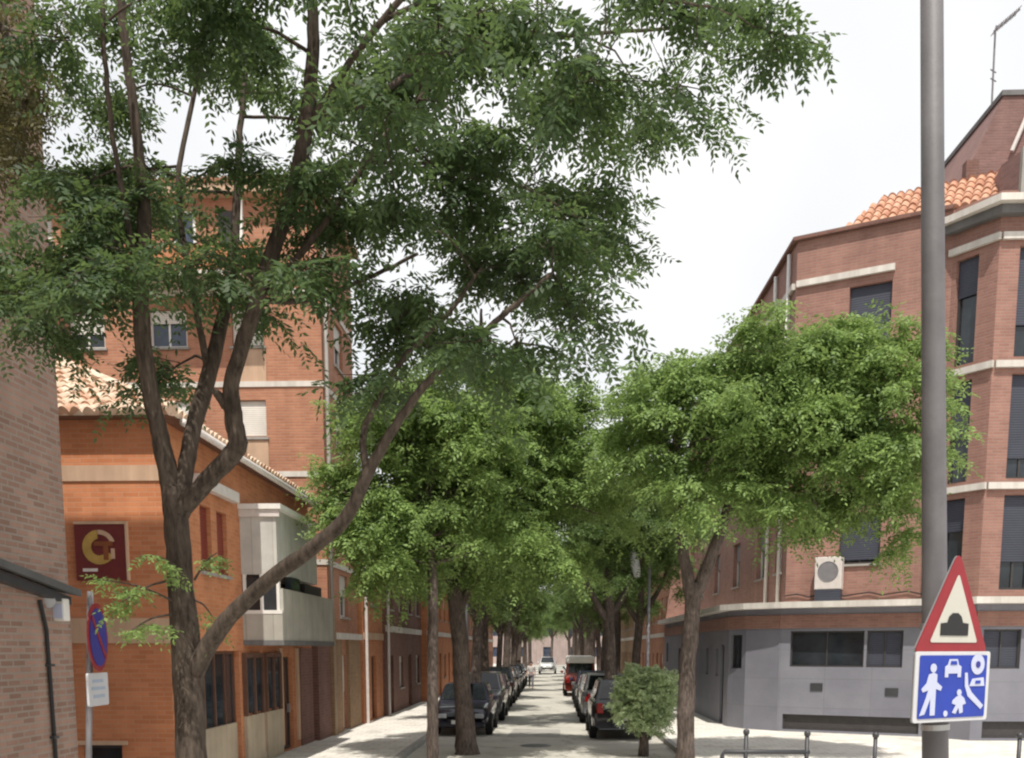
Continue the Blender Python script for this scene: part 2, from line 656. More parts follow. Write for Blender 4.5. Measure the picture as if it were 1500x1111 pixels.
# ------------------------------------------------------------------ foliage
def leaves(name, sprays, parent, mat, nleaf=12, nlet=9, L=.22, ll=.055, lw=.021, seed=1, spread=.9, droop=.5, local=False):
    """sprays: (start, direction, length). Each bears compound leaves of many small leaflets."""
    r = np.random.default_rng(seed)
    S = np.array([list(a[0]) for a in sprays], float)
    D = np.array([list(a[1]) for a in sprays], float)
    D /= np.linalg.norm(D, axis=1, keepdims=True) + 1e-9
    LEN = np.array([a[2] for a in sprays], float)
    n = len(sprays)
    t = np.tile((np.arange(nleaf) + .6) / nleaf, (n, 1)) + r.uniform(-.03, .03, (n, nleaf))
    t = np.clip(t, .05, 1)
    dr = np.zeros((n, nleaf, 3))
    dr[..., 2] = -droop * (t ** 2) * LEN[:, None] * .6
    P = S[:, None, :] + D[:, None, :] * (t * LEN[:, None])[..., None] + dr
    up = np.array([0, 0, 1.0])
    side = np.cross(D, up)
    side /= np.linalg.norm(side, axis=1, keepdims=True) + 1e-6
    sg = np.where(np.arange(nleaf) % 2 == 0, 1.0, -1.0)
    ld = D[:, None, :] * .55 + side[:, None, :] * sg[None, :, None] * spread + r.normal(0, .35, (n, nleaf, 3))
    ld[..., 2] -= .28 + droop * .35
    P = P.reshape(-1, 3)
    ld = ld.reshape(-1, 3)
    ld /= np.linalg.norm(ld, axis=1, keepdims=True)
    N = len(P)
    Lr = L * r.uniform(.7, 1.2, N)
    up2 = up + r.normal(0, .45, (N, 3))
    s2 = np.cross(ld, up2)
    s2 /= np.linalg.norm(s2, axis=1, keepdims=True) + 1e-6
    k = np.arange(nlet)
    kt = (k // 2 * 2 + 1.6) / (nlet + .6)
    ks = np.where(k % 2 == 0, 1.0, -1.0)
    last = k == nlet - 1
    ks = np.where(last, 0, ks)
    kt = np.where(last, .98, kt)
    base = P[:, None, :] + ld[:, None, :] * (kt[None, :] * Lr[:, None])[..., None]
    base[..., 2] -= (kt[None, :] ** 2) * Lr[:, None] * .25
    dirl = ld[:, None, :] * np.where(last, 1, .45)[None, :, None] + s2[:, None, :] * ks[None, :, None] * .9 + r.normal(0, .16, (N, nlet, 3))
    dirl[..., 2] -= .3
    dirl /= np.linalg.norm(dirl, axis=2, keepdims=True)
    nrm = np.cross(ld, s2)[:, None, :] + r.normal(0, .3, (N, nlet, 3))
    wd = np.cross(dirl, nrm)
    wd /= np.linalg.norm(wd, axis=2, keepdims=True) + 1e-6
    sz = r.uniform(.75, 1.2, (N, nlet, 1)) * np.sin(np.clip(kt, .25, .8) * PI)[None, :, None] ** .3
    A = base
    C = base + dirl * ll * sz
    mid = base + dirl * ll * sz * .42
    B = mid + wd * lw * .5 * sz
    E = mid - wd * lw * .5 * sz
    V = np.stack([A, B, C, E], axis=2).reshape(-1, 3)
    if parent is not None and not local:
        o0 = ORG[parent.name]
        V = V - np.array([o0.x, o0.y, o0.z])
    nf = len(V) // 4
    me = bpy.data.meshes.new(name)
    me.vertices.add(len(V))
    me.vertices.foreach_set('co', V.astype(np.float32).ravel())
    me.loops.add(nf * 4)
    me.loops.foreach_set('vertex_index', np.arange(nf * 4, dtype=np.int32))
    me.polygons.add(nf)
    me.polygons.foreach_set('loop_start', np.arange(nf, dtype=np.int32) * 4)
    me.materials.append(mat)
    me.update(calc_edges=True)
    o = bpy.data.objects.new(name, me)
    col.objects.link(o)
    o.parent = parent
    return o


def rdir(flat=.5):
    a = rng.uniform(0, 2 * PI)
    z = rng.uniform(-1, 1) * flat
    return Vector((math.cos(a), math.sin(a), z)).normalized()


# ------------------------------------------------------------------ world and sun
SUN_EL, SUN_AZ = math.radians(63), math.radians(180)   # azimuth from +Y turning to +X
w = bpy.data.worlds.new('World')
sc.world = w
w.use_nodes = True
nt = w.node_tree
bg = nt.nodes['Background']
sky = nt.nodes.new('ShaderNodeTexSky')
sky.sky_type = 'NISHITA'
sky.sun_disc = False
sky.sun_elevation = SUN_EL
sky.sun_rotation = SUN_AZ
sky.altitude = 650
sky.air_density = 1.3
sky.dust_density = 4
tc = nt.nodes.new('ShaderNodeTexCoord')
nz = nt.nodes.new('ShaderNodeTexNoise')
nz.inputs['Scale'].default_value = 1.6
nz.inputs['Detail'].default_value = 5
nt.links.new(tc.outputs['Generated'], nz.inputs['Vector'])
cr = nt.nodes.new('ShaderNodeValToRGB')
cr.color_ramp.elements[0].position = .32
cr.color_ramp.elements[0].color = (.62, .62, .62, 1)
cr.color_ramp.elements[1].position = .68
cr.color_ramp.elements[1].color = (.97, .97, .97, 1)
nt.links.new(nz.outputs['Fac'], cr.inputs['Fac'])
mx = nt.nodes.new('ShaderNodeMix')
mx.data_type = 'RGBA'
nt.links.new(cr.outputs['Color'], mx.inputs[0])
nt.links.new(sky.outputs['Color'], mx.inputs[6])
mx.inputs[7].default_value = (8.8, 8.8, 8.8, 1)      # thin bright cloud veil
nt.links.new(mx.outputs[2], bg.inputs['Color'])
bg.inputs['Strength'].default_value = .122
sl = bpy.data.lights.new('sun', 'SUN')
so = bpy.data.objects.new('sun', sl)
col.objects.link(so)
sl.energy = 5
sl.angle = math.radians(.6)
sl.color = (1, .95, .86)
sdir = Vector((math.sin(SUN_AZ) * math.cos(SUN_EL), math.cos(SUN_AZ) * math.cos(SUN_EL), math.sin(SUN_EL)))
so.rotation_euler = sdir.to_track_quat('Z', 'Y').to_euler()
sc.view_settings.view_transform = 'Standard'
sc.view_settings.look = 'None'
sc.view_settings.exposure = 0
sc.cycles.max_bounces = 6
sc.cycles.filter_width = 2.2
sc.render.filter_size = 2.2

# ------------------------------------------------------------------ ground
KL, KR = -3.3, 3.05          # kerb lines
mb = MB(); mb.box(-500, 500, -60, 900, -1, -.154)
setp(mb.build('ground', M['earth']), kind='structure')
mb = MB()
YS = [-30 + 5 * i for i in range(47)]
for a, b in zip(YS, YS[1:]):
    mb.face([(KL, a, 0), (KR, a, 0), (KR, b, 0), (KL, b, 0)])
mb.box(KL, KR, -30, 200, -.14, -.02)
setp(mb.build('road', M['asphalt']), kind='structure')
mb = MB(); mb.box(-13, KL - .15, -30, 200, -.14, .12)
setp(mb.build('pavement', M['pave']), kind='structure')
mb = MB(); mb.prism([(KR + .15, -30), (40, -30), (40, 200), (KR + .15, 200)], -.14, .12)
setp(mb.build('pavement', M['pave']), kind='structure')
for x0, x1 in ((KL - .15, KL), (KR, KR + .15)):
    mb = MB()
    y = -30
    while y < 200:
        mb.box(x0, x1, y, y + .985, -.14, .125 + rng.uniform(-.004, .004)); y += 1
    setp(mb.build('kerb', M['kerb'], bevel=.012), kind='structure')

mb = MB(); mb.prism([(-1.2, 27.2), (.3, 27.0), (.35, 29.6), (-1.1, 29.8)], .002, .004)
setp(mb.build('road_patch', ground_mat('dark_road_patch', (.42, .4, .37), False)), kind='structure')
t = thing('manhole_cover', 'round iron manhole cover set in the road between the parked rows', 'manhole cover', (-.35, 24.6, .004))
mb = MB(); mb.lathe([(0, .006), (.3, .006), (.32, .0), (.32, -.003)], (0, 0, 0), 'Z', 28); mb.build('lid', M['steel_dark'], t, True)
mb = MB(); mb.lathe([(.325, -.003), (.325, .008), (.4, .008), (.4, -.003)], (0, 0, 0), 'Z', 28); mb.build('frame', M['steel'], t, True)

# ------------------------------------------------------------------ grey-pink brick building beside the camera
GX, GY = -5.55, 11.0
t = thing('brick_building', 'grey pink brick building close by with dark ledge and floodlights on its wall', 'building', (GX - 3, 7, 0))
mb = MB()
mb.prism([(GX, -6), (GX, GY), (GX - 7, GY), (GX - 7, -6)], -.1, 13)
mb.build('wall', M['brick_grey'], t)
# slate ledge: follows the photo's slope a little more steeply than the brick courses
a0, a1 = at(0, 838, 9.3), at(101, 862, 10.92)
mb = MB()
mb.slab([(GX - .02, 6.5, 3.78), (GX - .02, 10.9, 3.2), (GX + .2, 10.9, 3.16), (GX + .2, 6.5, 3.74)], (0, 0, -.075))
lg = mb.build('ledge', M['slab_dark'], t)
mb = MB(); mb.slab([(GX - .02, 6.5, 3.66), (GX - .02, 10.85, 3.08), (GX + .1, 10.85, 3.08), (GX + .1, 6.5, 3.66)], (0, 0, -.09))
mb.build('bracket_rail', M['steel_dark'], lg)

def floodlight(px, py, Y, label, boxy):
    p = at(px, py, Y)
    f = thing('floodlight' if not boxy else 'meter_box', label, 'floodlight' if not boxy else 'box', p)
    mb = MB()
    if boxy:
        mb.box(-.09, .07, -.07, .07, -.13, .12)
        mb.build('housing', M['frame_white'], f, True, bevel=.012)
        mb = MB(); mb.box(-.075, .055, -.08, -.071, -.1, .06)
        mb.build('cover', M['sign_lilac'], f, True)
        mb = MB(); mb.box(-.2, -.09, -.02, .02, -.02, .02); mb.build('bracket', M['steel_dark'], f, True)
    else:
        mb = MB(); mb.lathe([(.0, -.1), (.07, -.1), (.1, .0), (.11, .06), (.09, .07), (0, .065)], (0, 0, 0), 'Y', 18)
        o = mb.build('housing', M['rim'], f, True, smooth=True); o.rotation_euler = (.5, 0, .4)
        mb = MB(); mb.lathe([(0, .0), (.085, .0), (.085, .012), (0, .016)], (0, -.115, 0), 'Y', 18)
        o = mb.build('lens', M['lamp_white'], f, True); o.rotation_euler = (.5, 0, .4)
        mb = MB(); mb.tube([(0, 0, 0), (-.06, .03, .12), (-.1, .03, .16)], .015, 6); mb.build('bracket', M['steel_dark'], f, True)
    return f
floodlight(70, 874, 10.55, 'round silver floodlight hung beneath the dark ledge of the grey brick wall', False)
floodlight(89, 893, 10.7, 'small pale box below the dark ledge next to the silver floodlight', True)
p = at(78, 905, 10.4); q = at(85, 1111, 10.4)
t = thing('cable', 'dark cable running straight down the grey brick wall under the floodlight', 'cable', (GX + .03, 10.42, 0))
mb = MB(); mb.tube([(GX + .03, 10.3, 3.02), (GX + .03, 10.4, 2.7), (GX + .03, 10.43, 1.5), (GX + .03, 10.45, 0.12)], .022, 8)
mb.build('conduit', M['black'], t)
for z in (.7, 1.5, 2.3):
    mb = MB(); mb.box(GX - .0, GX + .06, 10.38, 10.48, z, z + .03); mb.build('clip', M['steel_dark'], t)

# ------------------------------------------------------------------ orange two-storey house
HX, HY0, HY1, HZ = -6.1, 15.3, 24.5, 6.05
t = thing('orange_house', 'two-storey orange brick house with barrel tile roof behind the near tree', 'house', (HX - 3, 19, 0))
fp = [(-14, HY0), (HX, HY0)]
win_low = (14 - 7.62, 14 - 6.98, .42, .93)
side0, side1 = (HX, HY0), (HX, HY1)
side_holes = [(1.55, 2.1, 3.85, 5.0), (2.4, 2.95, 3.85, 5.0)]
mb = MB()
wall(mb, fp[0], fp[1], -.1, HZ, [win_low])
wall(mb, side0, side1, -.1, HZ, side_holes + [(1.2, 3.4, .15, 2.45), (6.3, 7.3, .15, 2.3)])
wall(mb, (HX, HY1), (-14, HY1), -.1, HZ)
mb.face([(-14, HY0, HZ), (HX, HY0, HZ), (HX, HY1, HZ), (-14, HY1, HZ)])
mb.face([(-14, HY1, -.1), (-14, HY0, -.1), (-14, HY0, HZ), (-14, HY1, HZ)])
mb.build('wall', M['brick_orange'], t)
mb = MB()
wbox(mb, fp[0], fp[1], 0, 14 + HX + .02, 2.58, 2.98, .025, .02)
mb.build('stone_band', M['stone_band'], t)
mb = MB()
wbox(mb, fp[0], fp[1], 0, 14 + HX + .02, 5.12, 5.36, .025, .02)
mb.build('stone_band', M['stone_band'], t)
mb = MB()
wbox(mb, fp[0], fp[1], 0, 14 + HX + .03, -.1, .3, .03, .02)
wbox(mb, side0, side1, .001, 1.19, -.1, .3, .03, .02)
wbox(mb, side0, side1, 3.41, 6.29, -.1, .3, .03, .02)
mb.build('plinth', M['concrete'], t)
window(t, fp[0], fp[1], win_low, fm=M['frame_dark'], sill=False, bars=0)
mb = MB(); wbox(mb, fp[0], fp[1], win_low[0] - .1, win_low[1] + .1, .933, 1.0, .05, .1); mb.build('lintel', M['stone_band'], t)
for h in side_holes:
    window(t, side0, side1, h, fm=M['frame_brown'], pm=M['glass'], shut=.97, sm=M['shutter_red'], bars=0)
# ground-floor shopfront on the street side
f = window(t, side0, side1, (1.2, 3.4, .15, 2.45), fm=M['frame_brown'], bars=3, sill=False, name='shop_window')
mb = MB(); wbox(mb, side0, side1, 1.27, 3.33, .2, 1.05, -.06, .12); mb.build('lower_panel', M['beige_board'], f)
f = window(t, side0, side1, (6.3, 7.3, .15, 2.3), fm=M['frame_dark'], pm=M['frame_brown'], bars=0, sill=False, name='door')
mb = MB(); mb.box(HX - .1, HX - .04, HY0 + 7.1, HY0 + 7.16, 1.0, 1.2); mb.build('handle', M['rim'], f)
for k, (u0, u1) in enumerate(((3.55, 4.75), (4.95, 6.1))):
    mb = MB()
    wbox(mb, side0, side1, u0, u1, .14, 1.15, .07, -.004)
    f = mb.build('shopfront_panel', M['beige_board'], t)
    mb = MB(); wbox(mb, side0, side1, u0 + .05, u1 - .05, 1.2, 2.3, .05, -.004); mb.build('pane', M['glass'], f)
    mb = MB()
    for uu in (u0, (u0 + u1) / 2 - .03, u1 - .06):
        wbox(mb, side0, side1, uu, uu + .06, 1.15, 2.4, .09, -.004)
    wbox(mb, side0, side1, u0 + .061, u1 - .061, 2.31, 2.4, .085, -.004)
    mb.build('frame', M['frame_brown'], f)
for u in (.55, 6.13, 7.55):
    mb = MB(); wbox(mb, side0, side1, u, u + .16, .3, 2.5, .06, -.004); mb.build('pilaster', M['stone_band'], t)
mb = MB(); wbox(mb, side0, side1, 7.9, 9.1, .12, 2.5, .04, -.004); mb.build('shopfront_panel', M['brick_dark'], t)
# roof: two barrel-tile slopes meeting at a hip
SL = .5
ey0, ex0, ez = HY0 - .28, HX + .3, HZ + .02
front = lambda p: (p.y - ey0) - (ex0 - p.x) <= .12
sidek = lambda p: (ex0 - p.x) - (p.y - ey0) <= .12
mb = MB()
cs = 1 / math.hypot(1, SL)
tile_slope(mb, (-13.8, ey0, ez), (1, 0, 0), (0, cs, SL * cs), 13.8 + ex0, 4.6, front)
tile_slope(mb, (ex0, ey0, ez), (0, 1, 0), (-cs, 0, SL * cs), HY1 + .2 - ey0, 4.6, sidek)
mb.tube([(ex0 - k, ey0 + k, ez + SL * k + .06) for k in (0, 1, 2, 3, 4)], .1, 8)
mb.build('roof', M['tile_pale'], t)
mb = MB()
mb.slab([(-13.8, ey0 + .02, ez - .02), (ex0 - .02, ey0 + .02, ez - .02), (ex0 - .02, HY1 + .2, ez - .02), (-13.8, HY1 + .2, ez - .02)], (0, 0, .03))
rb = mb.build('eave', M['frame_brown'], t)
mb = MB()
mb.face([(-13.8, ey0, ez), (ex0, ey0, ez), (ex0 - 4.1, ey0 + 4.1, ez + SL * 4.1 - .05), (-13.8, ey0 + 4.1, ez + SL * 4.1 - .05)])
mb.face([(ex0, ey0, ez), (ex0, HY1 + .2, ez), (ex0 - 4.1, HY1 + .2, ez + SL * 4.1 - .05), (ex0 - 4.1, ey0 + 4.1, ez + SL * 4.1 - .05)])
mb.face([(-13.8, HY1 + .2, ez), (-13.8, HY1 + .2, ez + SL * 4.1 - .05), (ex0 - 4.1, HY1 + .2, ez + SL * 4.1 - .05), (ex0, HY1 + .2, ez)])
mb.build('roof_deck', M['frame_brown'], t)
mb = MB()
mb.tube([(ex0 + .05, ey0 + .3, ez - .06), (ex0 + .05, HY1 + .15, ez - .08)], .06, 8)
mb.build('gutter', M['gutter'], t, smooth=True)
mb = MB(); mb.box(HX + .004, HX + .16, HY0 + 1.2, HY0 + 3.3, 5.25, 5.45); mb.build('awning_box', M['gutter'], t, bevel=.02)
# enclosed balcony: a clad box over a solid parapet
BX, BY0, BY1 = HX + .82, 19.0, 23.5
bal = MB()
bal.box(HX - .002, BX, BY0, BY1, 2.56, 2.66)
b = bal.build('balcony', M['concrete_dark'], t)
mb = MB()
mb.box(HX, BX - .02, BY0 + .02, BY0 + .1, 2.66, 3.2)
mb.box(BX - .1, BX - .018, BY0 + .102, BY1 - .02, 2.66, 3.68)
mb.box(HX, BX - .102, BY1 - .1, BY1 - .02, 2.66, 3.68)
mb.build('parapet', M['balcony'], b)
mb = MB()
mb.box(HX + .05, BX - .14, BY0 + .06, BY0 + .1, 3.2, 3.9)
mb.build('pane', M['glass'], b)
mb = MB()
for x in (HX + .02, HX + .36, BX - .13):
    mb.box(x, x + .06, BY0 + .03, BY0 + .11, 3.2, 3.95)
mb.box(HX + .02, BX - .02, BY0 + .01, BY0 + .12, 3.18, 3.25)
mb.build('frame', M['frame_white'], b)
eb = MB()
eb.box(HX, BX - .1, BY0 + .03, BY1 - 1.2, 3.95, 5.2)
e = eb.build('balcony_enclosure', M['cladding'], t)
mb = MB(); mb.box(HX, BX + .02, BY0 - .06, BY1 - 1.1, 5.2, 5.3); mb.build('cap', M['frame_white'], e)
mb = MB(); mb.box(HX, BX - .02, BY0 - .02, BY0 + .026, 5.06, 5.197); mb.build('trim', M['gutter'], e)
mb = MB(); mb.box(BX - .16, BX - .04, BY0 + .8, BY0 + 1.5, 3.7, 3.949); mb.build('pane', M['glass'], e)
mb = MB(); mb.box(HX + .1, HX + .55, 21.8, BY1 - .1, 3.7, 3.95); mb.build('frame', M['frame_dark'], e)

# maroon sign board with an emblem on the orange wall
t = thing('sign_board', 'square maroon board with a golden ring emblem on the orange brick wall', 'sign', at(150, 810, HY0))
S = HY0 / F
bw, bh = 75 * S / 2, 80 * S / 2
mb = MB(); mb.box(-bw, bw, -.06, -.004, -bh, bh); mb.build('board', M['maroon'], t, True)
mb = MB(); mb.box(-bw, bw + .03, -.075, -.004, bh + .001, bh + .04); mb.box(bw + .001, bw + .03, -.075, -.004, -bh, bh); mb.build('frame', M['stone_band'], t, True)
def arc(nm, a0, a1, R0, R1, cx, cz, mat, n=12, y=-.062):
    mb = MB()
    for k in range(n):
        a, b2 = math.radians(a0 + (a1 - a0) * k / n), math.radians(a0 + (a1 - a0) * (k + 1) / n)
        mb.slab([(cx + R0 * math.cos(a), y, cz + R0 * math.sin(a)), (cx + R1 * math.cos(a), y, cz + R1 * math.sin(a)),
                 (cx + R1 * math.cos(b2), y, cz + R1 * math.sin(b2)), (cx + R0 * math.cos(b2), y, cz + R0 * math.sin(b2))], (0, -.006, 0))
    return mb.build(nm, mat, t, True)
arc('emblem_ring', 95, 330, .13, .27, -.02, .08, M['gold'], 16)
arc('emblem_arc', 20, 93, .2, .27, -.02, .08, M['stone_band'])
mb = MB(); mb.box(-.1, .2, -.0715, -.0625, .1, .17); mb.box(.05, .13, -.0715, -.0625, -.12, .099); mb.build('emblem_letter', plain('emblem_brown', (.2, .06, .02), .6), t, True)
mb = MB(); mb.box(.17, .23, -.069, -.0625, -.1, .06); mb.build('emblem_stroke', M['stone_band'], t, True)
mb = MB(); mb.box(-.3, -.06, -.068, -.062, -.3, -.25); mb.build('emblem_line', M['gutter'], t, True)

# ------------------------------------------------------------------ tall pink-brick block behind the house
AX, AY, AZ = -6.0, 26.0, 14.0
t = thing('apartment_block', 'tall pink brick apartment block with white bands and shutters behind the orange house', 'building', (-13, 29, 0))
A0, A1 = (-22, AY), (AX, AY)
hs, kinds = [], []
for lv in range(6):
    zb = 2.5 + lv * 2.3
    for xx, ww, kd in ((-8.36, .84, 'w'), (-10.55, 1.0, 'f'), (-12.7, .95, 's'), (-14.6, 1.6, 'b')):
        if zb + 1.95 < AZ:
            if lv == 4 and kd in 'wf':
                continue
            hs.append((xx + 22, xx + 22 + ww, zb + (.08 if kd == 'b' else .95), zb + 1.9)); kinds.append(kd)
mb = MB()
wall(mb, A0, A1, -.1, AZ, hs)
shs = [(1.3, 2.2, .15, 2.3)] + [(1.5, 2.6, z, z + 1.2) for z in (3.4, 5.7, 8.0, 10.3)]
wall(mb, A1, (AX, 30), -.1, AZ, shs)
wall(mb, (AX, 30), (-22, 30), -.1, AZ)
mb.face([(-22, AY, AZ), (AX, AY, AZ), (AX, 30, AZ), (-22, 30, AZ)])
mb.face([(-22, 30, -.1), (-22, AY, -.1), (-22, AY, AZ), (-22, 30, AZ)])
mb.build('wall', M['brick_pink'], t)
for h, kd in zip(hs, kinds):
    window(t, A0, A1, h, fm=M['frame_white'], pm=M['glass_blue'] if kd == 'f' else M['glass'],
           shut={'w': .95, 'f': .35, 's': .6, 'b': .3}[kd], bars=1)
    if kd == 'w':
        mb = MB(); wbox(mb, A0, A1, h[0] - .02, h[1] + .04, h[2] - .92, h[2] - .064, .02, -.003); mb.build('spandrel', M['stone_band'], t)
for h in shs:
    window(t, A1, (AX, 30), h, shut=.5)
for z in (4.8, 7.1, 9.4, 11.7):
    mb = MB()
    wbox(mb, A0, A1, 0, 22 + AX + .03, z - .07, z + .07, .03, -.003)
    wbox(mb, A1, (AX, 30), 0.001, 4, z - .07, z + .07, .03, -.003)
    mb.build('white_band', M['white_band'], t)
# upper orange-brick balconies
for x0, x1, z in ((-10.7, -7.5, 11.78), (-16, -12.6, 7.18), (-16, -12.6, 9.48), (-16, -12.6, 11.77)):
    mb = MB(); mb.box(x0, x1, AY - 1.0, AY - .032, z, z + .12)
    b = mb.build('balcony', M['white_band'], t)
    mb = MB(); mb.box(x0, x1, AY - .98, AY - .86, z + .12, z + .72); mb.box(x0, x0 + .12, AY - .859, AY - .032, z + .12, z + .72); mb.box(x1 - .12, x1, AY - .859, AY - .032, z + .12, z + .72)
    mb.build('parapet', M['brick_orange'] if z > 11.775 else M['brick_pink'], b)
    mb = MB(); mb.box(x0 + .2, x0 + .32, AY - .95, AY - .85, z + .72, z + 2.2); mb.box(x1 - .35, x1 - .2, AY - .95, AY - .85, z + .72, z + 2.2)
    mb.build('post', M['frame_white'], b)
    if z > 11.775:
        h = (x0 + 22 + .9, x0 + 22 + 1.5, z + .3, z + 1.9)
        mb = MB(); wbox(mb, A0, A1, h[0], h[1], h[2], h[3], .04, -.004); d = mb.build('balcony_door', M['frame_white'], t)
        mb = MB(); wbox(mb, A0, A1, h[0] + .07, h[1] - .07, h[2] + .07, h[3] - .07, .05, -.004); mb.build('pane', M['glass_blue'], d)
        mb = MB(); wbox(mb, A0, A1, h[0] + 1.2, h[1] + 1.1, h[2] + .3, h[3], .04, -.004); d = mb.build('balcony_door', M['frame_dark'], t)
mb = MB(); mb.prism([(-22.2, AY - .35), (AX + .25, AY - .35), (AX + .25, 30.03), (-22.2, 30.03)], AZ + .005, AZ + .22); mb.build('cornice', M['stone_band'], t)
mb = MB()
cz = 1 / math.hypot(1, .35)
tile_slope(mb, (-22.2, AY - .4, AZ + .24), (1, 0, 0), (0, cz, .35 * cz), 22.2 + AX + .25, 2.6)
mb.build('roof', M['tile_orange'], t)
mb = MB(); mb.tube([(AX + .1, AY + .1, 0.12), (AX + .1, AY + .1, AZ)], .05, 8); mb.build('downpipe', M['concrete'], t, smooth=True)

mb = MB(); wbox(mb, A1, (AX, 30), .35, 1.25, .1, 2.75, .09, -.003); wbox(mb, A1, (AX, 30), 2.25, 3.9, .1, 2.75, .09, -.003)
mb.build('ochre_facing', M['brick_ochre'], t)
mb = MB(); wbox(mb, A1, (AX, 30), .3, 3.95, 2.753, 2.93, .16, -.003); mb.build('canopy', M['white_band'], t)

# ------------------------------------------------------------------ further houses on the same side
def row_house(name, label, x, y0, y1, z, wm, side, band=None, doors=1, pitch=1.9, shutters=.5, roof='tile_orange', z2=3.2):
    """terraced house whose street wall lies at x; side=+1 faces +X (far side to the left), -1 faces -X"""
    t = thing(name, label, 'house', (x - side * 4, (y0 + y1) / 2, 0))
    p0, p1 = ((x, y0), (x, y1)) if side > 0 else ((x, y1), (x, y0))
    L = y1 - y0
    hs = []
    n = max(1, int(L / pitch))
    for k in range(n):
        c = L * (k + .5) / n
        zz = 0
        while zz + 2.5 < z:
            if zz == 0:
                if k % 2 == 0:
                    hs.append((c - .45, c + .45, .15, 2.25))
                else:
                    hs.append((c - .5, c + .5, 1.0, 2.2))
            else:
                hs.append((c - .45, c + .45, zz + 1.0, zz + 2.2))
            zz += 2.9
    mb = MB()
    wall(mb, p0, p1, -.1, z, hs)
    bx = x - side * 8
    cap = [(x, y0), (x, y1), (bx, y1), (bx, y0)]
    for i in range(1, 4):
        a, b = cap[i], cap[(i + 1) % 4]
        mb.face([(a[0], a[1], -.1), (b[0], b[1], -.1), (b[0], b[1], z), (a[0], a[1], z)])
    mb.face([(a[0], a[1], z) for a in cap])
    mb.build('wall', wm, t)
    for i, h in enumerate(hs):
        if h[2] < .5:
            window(t, p0, p1, h, fm=M['frame_brown'], pm=M['frame_brown'], bars=1, sill=False, name='door')
        else:
            window(t, p0, p1, h, fm=M['frame_white'], shut=shutters * ((i * 37 % 10) / 10), sm=M['shutter_white'])
    if band:
        mb = MB(); wbox(mb, p0, p1, 0, L, z2 - .12, z2 + .1, .04, -.003); mb.build('stone_band', band, t)
    mb = MB(); wbox(mb, p0, p1, -.0, L, z + .003, z + .16, .3, .3); mb.build('cornice', M['white_band'], t)
    mb = MB()
    c3 = 1 / math.hypot(1, .4)
    tile_slope(mb, (x + side * .32, y0, z + .17), (0, 1, 0), (-side * c3, 0, .4 * c3), L, 3.4)
    mb.build('roof', M[roof], t)
    mb = MB(); mb.tube([(x + side * .08, y0 + .15, .12), (x + side * .08, y0 + .15, z)], .05, 8); mb.build('downpipe', M['gutter'], t)
    return t

row_house('terraced_house', 'narrow bright orange brick house standing proud just past the tall block', -5.85, 30.1, 33.6, 6.2, M['brick_orange'], 1, M['stone_band'], z2=2.9)
row_house('terraced_house', 'dark red brick house with shaded openings past the narrow orange one', -5.75, 33.65, 43, 5.6, M['brick_dark'], 1, M['white_band'])
row_house('terraced_house', 'orange brick house with ochre neighbours farther down the shady side', -5.5, 43.05, 60, 6.3, M['brick_orange'], 1, M['white_band'])
row_house('terraced_house', 'brown brick terrace at the far end of the shady side', -5.4, 60.05, 92, 7.5, M['brick_pink'], 1, M['white_band'])
# ground-floor bay between balcony and the block: dark brick shopfront
t = thing('garden_wall', 'dark brick wall with ochre pier below the tall apartment block', 'wall', (-6.1, 25.2, 0))
mb = MB(); mb.box(-6.24, -5.95, 24.55, 25.95, -.1, 3.2); mb.build('panel', M['brick_dark'], t)
mb = MB(); mb.box(-6.2, -5.86, 25.953, 26.3, -.1, 3.6); mb.build('pier', M['brick_ochre'], t)
mb = MB(); mb.box(-6.28, -5.9, 24.52, 25.95, 3.203, 3.3); mb.build('coping', M['white_band'], t)

# ------------------------------------------------------------------ corner building across the street
t = thing('corner_building', 'large reddish brick corner building with grey granite ground floor and bay windows', 'building', (12, 33, 0))
A, B, C, D = (6.72, 28.0), (10.2, 26.2), (10.92, 25.2), (24, 25.2)
UZ = 13.5
LZ = 3.62
# ground floor (granite), stepping out along the side street
gf = [(5.45, 46), (5.45, 29.6), (5.8, 28.75), (6.6, 28.0 - .05), B, C, D]
mb = MB()
gh = {2: [], 3: [(.3, 2.3, 1.98, 2.98), (2.37, 3.3, 1.98, 2.98), (.15, 3.8, .18, .62)], 4: [(.15, .95, 1.98, 2.98)], 5: [(.2, 1.15, 1.98, 2.98), (2.2, 3.6, 1.9, 2.98), (5, 6.4, 1.9, 2.98), (.3, 3.6, .18, .62)],
      1: [(.15, .72, 1.9, 2.9)], 0: [(.9, 1.5, 1.9, 2.75), (14.2, 14.6, 1.6, 2.5), (15.1, 15.7, .15, 2.6), (12.2, 12.7, 1.6, 2.5), (9.0, 9.6, 1.6, 2.5), (5, 6, .15, 2.5)]}
for i in range(len(gf) - 1):
    wall(mb, gf[i], gf[i + 1], -.1, LZ, gh.get(i, []), depth=.18)
gw = mb.build('ground_floor_wall', M['granite'], t)
kk = 0
for i, hl in gh.items():
    for h in hl:
        kk += 1
        low = h[3] < .8
        tall = h[2] < .2 and h[3] > 2
        pm = M['frame_dark'] if (tall or low) else (M['blind_blue'] if kk % 3 == 2 else M['glass'])
        window(t, gf[i], gf[i + 1], h, depth=.13, fm=M['frame_dark'], pm=pm, bars=0 if low or tall else 1, sill=False, fw=.04, name='door' if tall else 'window')
